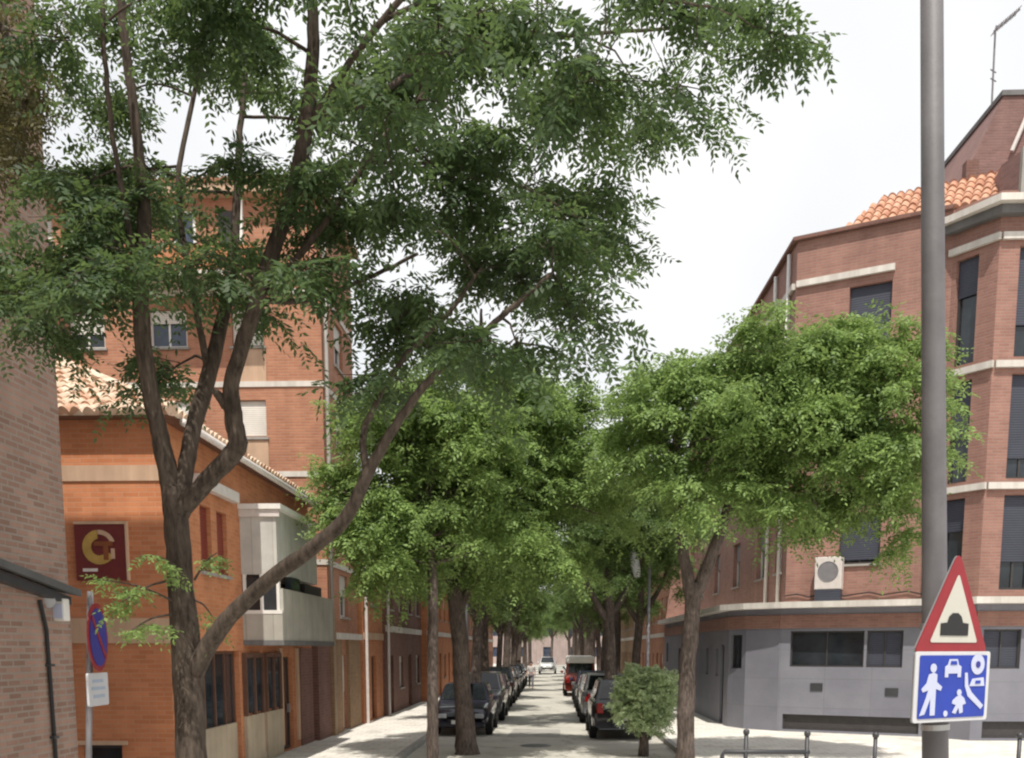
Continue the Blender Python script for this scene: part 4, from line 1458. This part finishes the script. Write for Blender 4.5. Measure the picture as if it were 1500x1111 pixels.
p1 = tree('tree in the shady row behind the lamp column, next past the thick trunk', -2.35, 30.5, lob(31), std_trunk(.19, .1), 31, mat='leaf_far', nspray=700, forks=std_forks(.1, .19))
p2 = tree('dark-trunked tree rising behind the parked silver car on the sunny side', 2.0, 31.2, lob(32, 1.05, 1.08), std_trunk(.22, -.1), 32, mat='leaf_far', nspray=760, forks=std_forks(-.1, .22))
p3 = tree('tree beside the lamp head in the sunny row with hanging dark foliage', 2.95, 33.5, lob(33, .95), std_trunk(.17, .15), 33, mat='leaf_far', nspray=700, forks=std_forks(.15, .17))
GA, GB = 'trees lining the shady side far along the street', 'trees lining the sunny side far along the street'
k = 0
for y in (38, 46, 54, 62, 71, 80, 90, 101, 113, 126):
    copy_tree((p1, p3, p2)[k % 3], 'leafy street tree far along the shady parked-car row', -2.45 + rng.uniform(-.15, .15), y, rng.uniform(0, 6), rng.uniform(.9, 1.12), GA)
    copy_tree((p2, p1, p3)[k % 3], 'leafy street tree far along the sunny parked-car row', 2.75 + rng.uniform(-.15, .2), y + 2.2, rng.uniform(0, 6), rng.uniform(.9, 1.12), GB)
    k += 1

# trimmed bush at the kerb in front of the parked cars
t = thing('kerb_bush', 'loose pale green bush at the kerb in front of a parked car', 'bush', (2.2, 22.3, 0))
mb = MB()
mb.tube([(0, 0, -.1), (.02, 0, .5), (-.02, 0, .95), (.05, 0, 1.4)], [.16, .12, .1, .05], 10)
for a in range(6):
    mb.tube([(0, 0, .8), (.35 * math.cos(a), .35 * math.sin(a), 1.2), (.55 * math.cos(a), .5 * math.sin(a), 1.6)], [.05, .03, .01], 6)
mb.build('stem', M['bark_grey'], t, local=True, smooth=True)
t.scale = (.84, .84, .97)
SPR = []
for (bx, by, bz, br, bn) in ((0, 0, 1.6, .6, 260), (.35, .1, 1.45, .5, 150), (-.32, -.1, 1.3, .5, 170), (.2, -.1, 1.1, .5, 160), (-.1, .1, 1.9, .36, 80), (.1, 0, .75, .34, 45), (-.5, 0, 1.75, .2, 25), (.6, 0, 1.8, .22, 25)):
    for k in range(bn):
        q = rdir(1)
        c = Vector((bx, by, bz)) + q * br * rng.uniform(.5, 1.12)
        SPR.append((c, (q + rdir() * .8 + Vector((0, 0, .4))).normalized(), rng.uniform(.1, .34)))
leaves('foliage', SPR, t, M['leaf_bush'], nleaf=8, nlet=5, L=.09, ll=.075, lw=.04, seed=12, droop=.3, local=True)


# ------------------------------------------------------------------ parked cars
def lerp_tab(tab, y):
    for (a, *p), (b, *q) in zip(tab, tab[1:]):
        if a <= y <= b:
            k = (y - a) / (b - a)
            return [m + (n - m) * k for m, n in zip(p, q)]
    return list(tab[-1][1:])


def car(label, x, y, rz, pm, kind='hatch', group=None, w=.84, open_=None):
    t = thing('parked_car', label, 'car', (x, y, 0), rz, group)
    if kind == 'van':
        tab = [(-2.1, .62, .66), (-2.0, .82, .76), (-1.55, 1.02, .83), (-1.2, 1.12, .85), (0, 1.14, .86), (1.9, 1.14, .86), (2.05, 1.1, .83), (2.1, .9, .8)]
        gh = (-1.45, -.75, 1.85, 2.02, 1.14, 1.88)
    elif kind == 'suv':
        tab = [(-2.1, .62, .66), (-2.02, .86, .76), (-1.9, .95, .8), (-1.0, 1.05, .85), (0, 1.06, .86), (1.8, 1.07, .86), (2.02, 1.04, .82), (2.1, .85, .78)]
        gh = (-1.05, -.4, 1.45, 1.98, 1.06, 1.64)
    else:
        tab = [(-2.0, .56, .62), (-1.92, .74, .72), (-1.75, .82, .78), (-.95, .95, .84), (0, .97, .85), (1.5, .99, .85), (1.9, .97, .8), (2.0, .76, .74)]
        gh = (-1.0, -.3, 1.15, 1.85, .97, 1.46)
    k_ = w / .85
    ys = sorted({*[r_[0] for r_ in tab], -1.65, -1.3, -.9, -.5, .5, 1.0, 1.25, 1.6})
    mb = MB()
    rows = []
    for yy in ys:
        zt, hw = lerp_tab(tab, yy)
        hw *= k_
        zb = .24 if -1.7 < yy < 1.75 else .3
        half = [(hw * .8, zb), (hw * .98, zb + .1), (hw * 1.0, zb + (zt - zb) * .5), (hw * .985, zt - .12), (hw * .93, zt - .035), (hw * .8, zt), (0, zt + .025)]
        ring = [(-a, b) for a, b in half] + [(a, b) for a, b in reversed(half[:-1])]
        rows.append([(a, yy, b) for a, b in ring])
    b0 = len(mb.v)
    n = len(rows[0])
    for r_ in rows:
        mb.v += r_
    for i in range(len(rows) - 1):
        for j in range(n - 1):
            mb.f.append((b0 + i * n + j, b0 + i * n + j + 1, b0 + (i + 1) * n + j + 1, b0 + (i + 1) * n + j)); mb.m.append(0)
        mb.f.append((b0 + i * n + n - 1, b0 + i * n, b0 + (i + 1) * n, b0 + (i + 1) * n + n - 1)); mb.m.append(0)
    mb.f.append(tuple(b0 + j for j in range(n))); mb.m.append(0)
    e = b0 + (len(rows) - 1) * n
    mb.f.append(tuple(e + j for j in reversed(range(n)))); mb.m.append(0)
    body = mb.build('body', pm, t, True, smooth=True)
    # greenhouse
    ya, yb, yc, yd, zb, zt = gh
    bw, tw_ = .77 * k_, .6 * k_ if kind != 'van' else .7 * k_
    zb -= .03
    lo = [(-bw, ya, zb), (bw, ya, zb), (bw, yd, zb), (-bw, yd, zb)]
    hi = [(-tw_, yb, zt), (tw_, yb, zt), (tw_, yc, zt), (-tw_, yc, zt)]
    mb = MB()
    V = [Vector(p) for p in lo + hi]
    mb.v = [tuple(p) for p in V]
    mb.f = [(0, 1, 5, 4), (1, 2, 6, 5), (2, 3, 7, 6), (3, 0, 4, 7), (4, 5, 6, 7)]
    mb.m = [0] * 5
    mb.build('cabin', pm, t, True, bevel=.06)

    def pane(nm, q, i0, i1, j0, j1):
        a, b, c, d = [V[k] for k in q]
        nn = (b - a).cross(d - a).normalized()
        P = []
        for u, v in ((i0, j0), (i1, j0), (i1, j1), (i0, j1)):
            P.append(a.lerp(b, u).lerp(d.lerp(c, u), v) + nn * .006)
        m2 = MB(); m2.slab(P, nn * .012); m2.build(nm, M['car_glass'], t, True)
    pane('windscreen', (0, 1, 5, 4), .05, .95, .1, .93)
    pane('rear_window', (2, 3, 7, 6), .07, .93, .15, .9)
    for q in ((1, 2, 6, 5), (3, 0, 4, 7)):
        if q[0] == 1:
            pane('side_window', q, .1, .44, .12, .88); pane('side_window', q, .47, .84, .12, .88)
        else:
            pane('side_window', q, .16, .53, .12, .88); pane('side_window', q, .56, .9, .12, .88)
    zf = tab[1][1]
    fy = tab[0][0]
    hw = tab[1][2] * k_
    m2 = MB(); m2.box(-hw * .55, hw * .55, fy - .03, fy + .1, .34, .5); m2.build('grille', M['black'], t, True, bevel=.02)
    for sx in (-1, 1):
        m2 = MB(); m2.box(*sorted((sx * hw * .56, sx * hw * .93)), fy - .02, fy + .14, zf - .22, zf - .09); m2.build('headlight', M['lamp_white'], t, True, bevel=.025)
        m2 = MB(); m2.box(*sorted((sx * hw * .72, sx * hw * .95)), -fy - .12, -fy + .025, zf - .12, zf + .16); m2.build('tail_light', M['lamp_red'], t, True, bevel=.02)
        m2 = MB(); m2.box(*sorted((sx * .86 * k_, sx * 1.02 * k_)), ya + .32, ya + .42, zb + .04, zb + .18); m2.build('mirror', pm, t, True, bevel=.025)
        for wy in (-1.28, 1.3):
            m2 = MB()
            m2.lathe([(.19, -.1), (.3, -.1), (.325, -.07), (.325, .07), (.3, .1), (.19, .1), (.19, -.1)], (sx * .78 * k_, wy, .325), 'X', 22)
            wl = m2.build('wheel', M['rubber'], t, True, smooth=False)
            m2 = MB(); m2.lathe([(0, sx * .085), (.06, sx * .095), (.1, sx * .07), (.19, sx * .09), (.2, sx * .08)], (sx * .78 * k_, wy, .325), 'X', 20)
            m2.build('rim', M['rim'], wl, True)
    m2 = MB(); m2.box(-hw * .98, hw * .98, fy - .05, fy + .3, .26, .42); m2.build('bumper', M['black'] if kind == 'van' else pm, t, True, bevel=.05)
    m2 = MB(); m2.box(-.26, .26, fy - .062, fy - .052, .36, .47); m2.build('number_plate', M['plate'], t, True)
    m2 = MB(); m2.box(-.26, .26, -fy + .02, -fy + .035, .55, .66); m2.build('number_plate', M['plate'], t, True)
    return t


P = {n: paint(n, c) for n, c in dict(ink=(.02, .02, .035), grey=(.16, .16, .165), silver=(.4, .4, .41), blue=(.03, .045, .1), maroon=(.11, .02, .025), white=(.7, .7, .68), red=(.3, .05, .03), black=(.012, .012, .014)).items()}
LX = -2.52
car('very dark inky parked car nearest the thick tree trunk on the shady side', LX, 29.1, 0, P['ink'], 'hatch')
car('grey tall parked car second in the shady row', LX + .1, 34.6, 0, P['grey'], 'suv')
car('maroon parked car behind the grey tall one in the shady row', LX + .05, 40, 0, P['maroon'], 'hatch')
car('black parked car fourth along the shady row', LX + .1, 45.2, 0, P['black'], 'suv')
LG = 'cars parked far along the shady kerb'
for y, c in ((50.6, 'grey'), (55.8, 'silver'), (61, 'black'), (66.2, 'ink')):
    car('small dark parked car far along the shady kerb', LX + .1, y, 0, P['grey' if c == 'silver' else c], 'hatch', LG)
RX = 2.02
car('dark grey parked car right behind the pale kerb bush', RX - .02, 28.1, PI, P['black'], 'suv')
car('silver parked car behind the dark one on the sunny side', RX - .12, 33.9, PI, P['silver'], 'suv')
car('second silver parked car between the first and the dark blue one', RX - .1, 39.4, PI, P['grey'], 'hatch')
car('dark blue parked car in front of the red van', RX - .05, 45.6, PI, P['blue'], 'hatch')
for x in (-5.5, .3, 5.2):
    copy_tree(p1, 'leafy street tree in front of the far end building', x, 142 + x * .4, x, 1.15, 'trees in front of the end building')
van = car('rust red van with white raised roof parked past the dark blue car', RX - .4, 52.3, PI, P['red'], 'van')
mb = MB(); mb.prism([(-.74, -.8), (.74, -.8), (.74, 1.95), (-.74, 1.95)], 1.7, 2.1); mb.build('roof', M['canvas'], van, True, bevel=.12)
car('black parked car just beyond the red van', RX, 58.5, PI, P['black'], 'hatch')
for y, c in ((68, 'white'), (74, 'grey')):
    car('parked car beyond the red van on the sunny side', RX, y, PI, P['grey'], 'hatch', 'cars far beyond the red van')
car('pale car driving at the far end of the street', -.2, 96, 0, P['white'], 'suv')

# ------------------------------------------------------------------ people far down the road
def person(label, x, y, top, bottom, stride=.16, h=1.68):
    t = thing('person', label, 'person', (x, y, 0))
    k = h / 1.7

    def skin(name, verts, edges, rad, mat, parent):
        me = bpy.data.meshes.new(name)
        me.from_pydata([(a * k, b * k, c * k) for a, b, c in verts], edges, [])
        o = bpy.data.objects.new(name, me)
        col.objects.link(o)
        o.parent = parent
        m = o.modifiers.new('skin', 'SKIN')
        for i, r_ in enumerate(rad):
            me.skin_vertices[0].data[i].radius = (r_[0] * k, r_[1] * k)
        me.skin_vertices[0].data[0].use_root = True
        o.modifiers.new('sub', 'SUBSURF').levels = 1
        o.modifiers['sub'].render_levels = 2
        me.materials.append(mat)
        m.use_smooth_shade = True
        return o
    V = [(0, 0, .92), (0, 0, 1.12), (0, .01, 1.36), (0, 0, 1.46), (0, -.02, 1.53), (0, -.02, 1.64),
         (.19, 0, 1.38), (.24, .03, 1.1), (.25, -.06, .86), (.25, -.08, .78), (-.19, 0, 1.38), (-.24, -.03, 1.1), (-.25, -.12, .87), (-.25, -.15, .79),
         (.09, 0, .86), (.1, -stride, .48), (.1, -stride * 1.2, .08), (.1, -stride * 1.2 - .13, .03), (-.09, 0, .86), (-.1, stride * .6, .48), (-.1, stride * 1.7, .1), (-.1, stride * 1.7 - .12, .03)]
    E = [(0, 1), (1, 2), (2, 3), (3, 4), (4, 5), (2, 6), (6, 7), (7, 8), (8, 9), (2, 10), (10, 11), (11, 12), (12, 13), (0, 14), (14, 15), (15, 16), (16, 17), (0, 18), (18, 19), (19, 20), (20, 21)]
    R = [(.15, .11), (.13, .1), (.16, .11), (.06, .06), (.085, .1), (.07, .085), (.06, .06), (.045, .045), (.035, .035), (.03, .04), (.06, .06), (.045, .045), (.035, .035), (.03, .04),
         (.09, .09), (.06, .06), (.045, .045), (.04, .03), (.09, .09), (.06, .06), (.045, .045), (.04, .03)]
    body = skin('body', V, E, R, M['skin'], t)
    si = [0, 1, 2, 6, 7, 10, 11]
    mp = {a: i for i, a in enumerate(si)}
    skin('shirt', [V[i] for i in si], [(mp[a], mp[b]) for a, b in E if a in mp and b in mp], [(R[i][0] + .02, R[i][1] + .02) for i in si], top, t)
    si = [0, 14, 15, 16, 18, 19, 20]
    mp = {a: i for i, a in enumerate(si)}
    skin('trousers', [V[i] for i in si], [(mp[a], mp[b]) for a, b in E if a in mp and b in mp], [(R[i][0] + .018, R[i][1] + .018) for i in si], bottom, t)
    mb = MB(); mb.lathe([(0, .125), (.06, .11), (.092, .06), (.1, 0), (.09, -.05), (.085, -.06)], (0, .01, 1.6 * k), 'Z', 14); mb.build('hair', M['hair'], t, True, smooth=True)
    return t


person('distant person in dark clothes walking at the shady edge of the road', at(760, 1000, 66).x, 66, M['cloth_dark'], M['cloth_dark'])
person('distant person in a pale top and dark trousers in the middle of the road', at(778, 1000, 60).x, 60, M['cloth_pale'], M['cloth_grey'])

# ------------------------------------------------------------------ lamp column by the camera, with road signs
t = thing('lamp_column', 'tall grey steel lamp column rising out of view with two road signs on it', 'lamp column', at(1372, 1300, 6.0))
t.location.z = .12; ORG[t.name] = Vector(t.location)
pb, ptp = at(1370, 1111, 6.0), at(1365, 0, 6.0)
d = (ptp - pb)
zb = lambda z: pb + d * ((z - pb.z) / d.z)
mb = MB()
mb.tube([zb(.12), zb(.5), zb(2.3), zb(4.5), zb(7.5)], [.092, .085, .075, .065, .058], 24)
mb.build('shaft', M['pole'], t, smooth=True)
for z_ in (2.0, 2.3, 2.62):
    mb = MB(); mb.tube([zb(z_), zb(z_ + .035)], .084, 24); mb.build('clamp_band', M['rim'], t)
mb = MB(); q = zb(.12); mb.box(q.x - .2, q.x + .2, q.y - .2, q.y + .2, .12, .15); mb.build('base_plate', M['steel_dark'], t)
mb = MB(); mb.tube([zb(7.5), zb(7.9) + Vector((-.2, 0, 0)), zb(8.1) + Vector((-1.2, 0, .0))], [.05, .045, .04], 10); mb.build('arm', M['steel'], t, smooth=True)
mb = MB(); q = zb(8.1) + Vector((-1.7, 0, 0)); mb.box(q.x - .3, q.x + .5, q.y - .13, q.y + .13, q.z - .07, q.z + .08); mb.build('lamp_head', M['rim'], t, bevel=.05)


def sign_thing(name, label, px, py, Y, yaw):
    t = thing(name, label, 'road sign', at(px, py, Y), yaw)
    return t


def flat(t, poly, name, mat, y0, th, parent=None, bevel=0):
    mb = MB()
    mb.slab([(a, -y0, b) for a, b in poly], (0, -th, 0))
    return mb.build(name, mat, parent or t, True, bevel=bevel)


def rpoly(pts, r, n=5):
    """rounded polygon"""
    out = []
    m = len(pts)
    for i in range(m):
        p, a, b = Vector(pts[i]), Vector(pts[i - 1]), Vector(pts[(i + 1) % m])
        u, v = (a - p).normalized(), (b - p).normalized()
        ang = u.angle(v)
        k = r / math.tan(ang / 2)
        p0, p1 = p + u * k, p + v * k
        for j in range(n + 1):
            f = j / n
            q = (p0 * (1 - f) * (1 - f) + p * 2 * f * (1 - f) + p1 * f * f)
            out.append((q.x, q.y))
    return out


def disc(cx, cz, r, n=20, sx=1):
    return [(cx + r * sx * math.cos(2 * PI * k / n), cz + r * math.sin(2 * PI * k / n)) for k in range(n)]


SY = 5.75
YAW = math.radians(30)
k = SY / F
# triangle: speed hump warning
t = sign_thing('warning_sign', 'red-edged triangular sign with black hump symbol above the blue sign', 1396, 897, SY, YAW)
Hh = 143 * k
cx = .62
Wd = 97 * k / cx
tri = [(-Wd / 2, -Hh * .41), (Wd / 2, -Hh * .41), (.02, Hh * .6)]
flat(t, rpoly(tri, .035), 'back_plate', M['sign_back'], -.012, .010)
flat(t, rpoly(tri, .035), 'red_border', M['sign_red'], 0, .006)
ins = [(-Wd / 2 + .125, -Hh * .41 + .065), (Wd / 2 - .105, -Hh * .41 + .065), (.022, Hh * .6 - .13)]
flat(t, rpoly(ins, .012), 'white_field', M['sign_cream'], .0075, .003)
zb_ = -Hh * .41 + .105
hp = [(-.115, zb_), (.125, zb_), (.125, zb_ + .07), (.075, zb_ + .075), (.06, zb_ + .11), (.03, zb_ + .13), (-.015, zb_ + .13), (-.045, zb_ + .11), (-.06, zb_ + .075), (-.115, zb_ + .07)]
flat(t, hp, 'hump_symbol', M['black'], .012, .003)
mb = MB(); mb.box(-.06, .04, .013, .1, -.03, .03); mb.build('bracket', M['steel'], t, True)

# blue sign: residential street
t = sign_thing('residential_sign', 'blue square sign with white walking figures and car under the triangle', 1394, 1006, SY, YAW)
bh = 100 * k / 2
bw = 98 * k / cx / 2
flat(t, rpoly([(-bw, -bh), (bw, -bh), (bw, bh), (-bw, bh)], .02), 'white_border', M['sign_white'], -.003, .008)
flat(t, rpoly([(-bw, -bh), (bw, -bh), (bw, bh), (-bw, bh)], .02), 'back_plate', M['sign_back'], -.013, .008)
g = .032
flat(t, rpoly([(-bw + g, -bh + g * .7), (bw - g, -bh + g * .7), (bw - g, bh - g * .7), (-bw + g, bh - g * .7)], .012), 'blue_field', M['sign_blue'], .0065, .003)
Wl = M['sign_lilac']


def P2(fx, fy):       # fractions of the blue field, from its top corner
    return (-bw + g + fx * (2 * bw - 2 * g), bh - g * .7 - fy * (2 * bh - 1.4 * g))


def shape(nm, pts, parent=None, y=.011, mat=None):
    return flat(t, [P2(*p) for p in pts], nm, mat or Wl, y, .003)


asp = (2 * bh) / (2 * bw)
f_ = shape('adult_symbol', [(.13, .3), (.2, .27), (.25, .3), (.25, .42), (.33, .5), (.31, .56), (.24, .53), (.24, .62), (.24, .95), (.17, .95), (.165, .68), (.09, .93), (.02, .95), (.1, .68), (.13, .55), (.05, .58), (.03, .53), (.1, .44)])
c_ = P2(.19, .2)
flat(t, disc(c_[0], c_[1], .026), 'adult_head', Wl, .0115, .003)
shape('car_symbol', [(.36, .35), (.36, .18), (.4, .15), (.42, .06), (.54, .06), (.56, .15), (.6, .18), (.6, .35), (.55, .35), (.55, .29), (.41, .29), (.41, .35)])
shape('car_windscreen', [(.43, .15), (.44, .09), (.52, .09), (.53, .15)], y=.0145, mat=M['sign_blue'])
c_ = P2(.85, .15)
o_ = flat(t, disc(c_[0], c_[1], .06, 22), 'house_ring', Wl, .0112, .003)
flat(t, disc(c_[0], c_[1], .02, 14), 'ring_centre', M['sign_deep_blue'], .0146, .003)
shape('house_symbol', [(.74, .5), (.78, .38), (.95, .36), (.97, .5)])
shape('house_window', [(.82, .46), (.83, .41), (.9, .41), (.9, .46)], y=.0145, mat=M['sign_blue'])
shape('path_symbol', [(.66, .28), (.7, .28), (.72, .48), (.78, .6), (.97, .82), (.93, .88), (.72, .66), (.67, .5)])
shape('child_symbol', [(.56, .66), (.62, .64), (.67, .69), (.7, .78), (.65, .8), (.66, .92), (.61, .94), (.59, .84), (.55, .94), (.5, .92), (.55, .8), (.49, .77), (.5, .72)])
c_ = P2(.59, .6); flat(t, disc(c_[0], c_[1], .02), 'child_head', Wl, .0115, .003)
c_ = P2(.4, .93); flat(t, disc(c_[0], c_[1], .018), 'ball_symbol', Wl, .0115, .003)
mb = MB(); mb.box(-.06, .04, .013, .1, -.03, .03); mb.build('bracket', M['steel'], t, True)

# no-parking roundel on its own post
RY = 8.4
t = thing('sign_post', 'thin grey post carrying the round blue sign next to the orange wall', 'post', at(129, 1300, RY))
t.location.z = .12; ORG[t.name] = Vector(t.location)
pa, pz = at(130, 1111, RY), at(132, 885, RY)
dd = pz - pa
mb = MB(); mb.tube([pa + dd * ((.12 - pa.z) / dd.z), pz + dd * .08], .027, 12); mb.build('tube', M['steel'], t, smooth=True)
mb = MB(); q = pa + dd * ((.12 - pa.z) / dd.z); mb.box(q.x - .08, q.x + .08, q.y - .08, q.y + .08, .12, .14); mb.build('foot', M['steel_dark'], t)
k = RY / F
NYAW = math.radians(100)
t = sign_thing('parking_sign', 'round blue and red no-parking sign seen almost edge-on by the wall', 135, 934, RY - .02, NYAW)
R_ = 50 * k
flat(t, disc(0, 0, R_, 36), 'red_ring', M['sign_red'], .04, .012)
flat(t, disc(0, 0, R_ * .85, 36), 'blue_field', M['sign_deep_blue'], .0535, .003)
a = math.radians(-45)
u, v = Vector((math.cos(a), math.sin(a))), Vector((-math.sin(a), math.cos(a)))
sq = [u * R_ * .82 + v * .025, u * -R_ * .82 + v * .025, u * -R_ * .82 - v * .025, u * R_ * .82 - v * .025]
flat(t, [(p.x, p.y) for p in sq], 'red_bar', M['sign_red'], .058, .003)
mb = MB(); mb.box(-.04, .04, -.04, .02, -.03, .03); mb.build('bracket', M['steel_dark'], t, True)
t = sign_thing('notice_plate', 'small white plate with faint lines below the round no-parking sign', 134, 1010, RY - .02, NYAW - .12)
w_, h_ = .21, .145
flat(t, rpoly([(-w_, -h_), (w_, -h_), (w_, h_), (-w_, h_)], .02), 'plate', M['sign_white'], .045, .02)
for zz, a, b in ((.075, -.13, .1), (.01, -.15, .14), (-.06, -.12, .12)):
    flat(t, [(a, zz - .014), (b, zz - .014), (b, zz + .014), (a, zz + .014)], 'text_line', M['text_grey'], .066, .002)
mb = MB(); mb.box(-.04, .04, -.045, .02, -.03, .03); mb.build('bracket', M['steel_dark'], t, True)

# ------------------------------------------------------------------ street lamps
def street_lamp(label, x, y, h, hx, tilt, headmat):
    t = thing('street_lamp', label, 'street lamp', (x, y, .12))
    mb = MB(); mb.tube([(x, y, .12), (x, y, .9), (x, y, h)], [.075, .06, .045], 12); mb.build('column', M['steel_dark'] if headmat == 'rim' else M['steel'], t, smooth=True)
    mb = MB(); mb.tube([(x, y, h - .05), (x + hx * .4, y, h + .12), (x + hx, y, h + .1)], .028, 8); mb.build('arm', M['steel'], t, smooth=True)
    mb = MB(); mb.lathe([(0, -.45), (.09, -.42), (.13, -.25), (.14, .1), (.1, .38), (0, .43)], (0, 0, 0), 'Z', 16)
    o = mb.build('lamp_head', M[headmat], t, True, smooth=True)
    o.location = (hx, 0, h - .3)
    o.rotation_euler = (0, tilt, 0)
    return t


street_lamp('dark lamp post with pale pill-shaped head hanging among the leaves', 3.1, 30.5, 5.3, -.45, -.2, 'sign_white')
street_lamp('thin grey lamp post just beside the thick dark tree trunk', -2.33, 27.0, 6.2, .6, 1.3, 'rim')

# ------------------------------------------------------------------ barrier and posts on the wide pavement
BYR = 14.2
s = BYR / F
X = lambda px: (px - 805) * s
t = thing('guard_rail', 'low dark tubular guard rail with two posts on the wide pavement', 'railing', (X(1130), BYR, .12))
for px, top in ((1092, 1070), (1180, 1072)):
    zt = 2.5 - (top - 950) * s
    mb = MB(); mb.tube([(X(px), BYR, .12), (X(px), BYR, zt - .05)], .032, 10)
    p_ = mb.build('post', M['steel_dark'], t, smooth=True)
    mb = MB(); mb.lathe([(0, -.05), (.04, -.035), (.05, 0), (.04, .035), (0, .05)], (X(px), BYR, zt - .01), 'Z', 12); mb.build('ball', M['steel_dark'], p_, smooth=True)
zr = 2.5 - (1100 - 950) * s
mb = MB(); mb.tube([(X(1058), BYR, .12), (X(1058), BYR, zr - .06), (X(1061), BYR, zr), (X(1184), BYR, zr)], .034, 10)
mb.tube([(X(1064), BYR, zr - .4), (X(1180), BYR, zr - .4)], .02, 8)
mb.build('rail', M['steel_dark'], t, smooth=True)
pl = ['slim dark post on the wide pavement between the guard rail and the lamp column', 'slim dark post half hidden behind the lamp column', 'slim dark post farthest from the guard rail']
p0 = None
for px, lb in zip((1278, 1376, 1483), pl):
    t = thing('bollard', lb, 'bollard', (X(px), BYR, .12), 0, 'slim posts on the wide pavement')
    zt = 2.5 - (1074 - 950) * s - .12
    mb = MB(); mb.tube([(0, 0, 0), (0, 0, zt - .05)], .03, 10); mb.build('shaft', M['steel_dark'], t, True, smooth=True)
    mb = MB(); mb.lathe([(0, -.05), (.04, -.035), (.05, 0), (.04, .035), (0, .05)], (0, 0, zt - .01), 'Z', 12); mb.build('ball', M['steel_dark'], t, True, smooth=True)
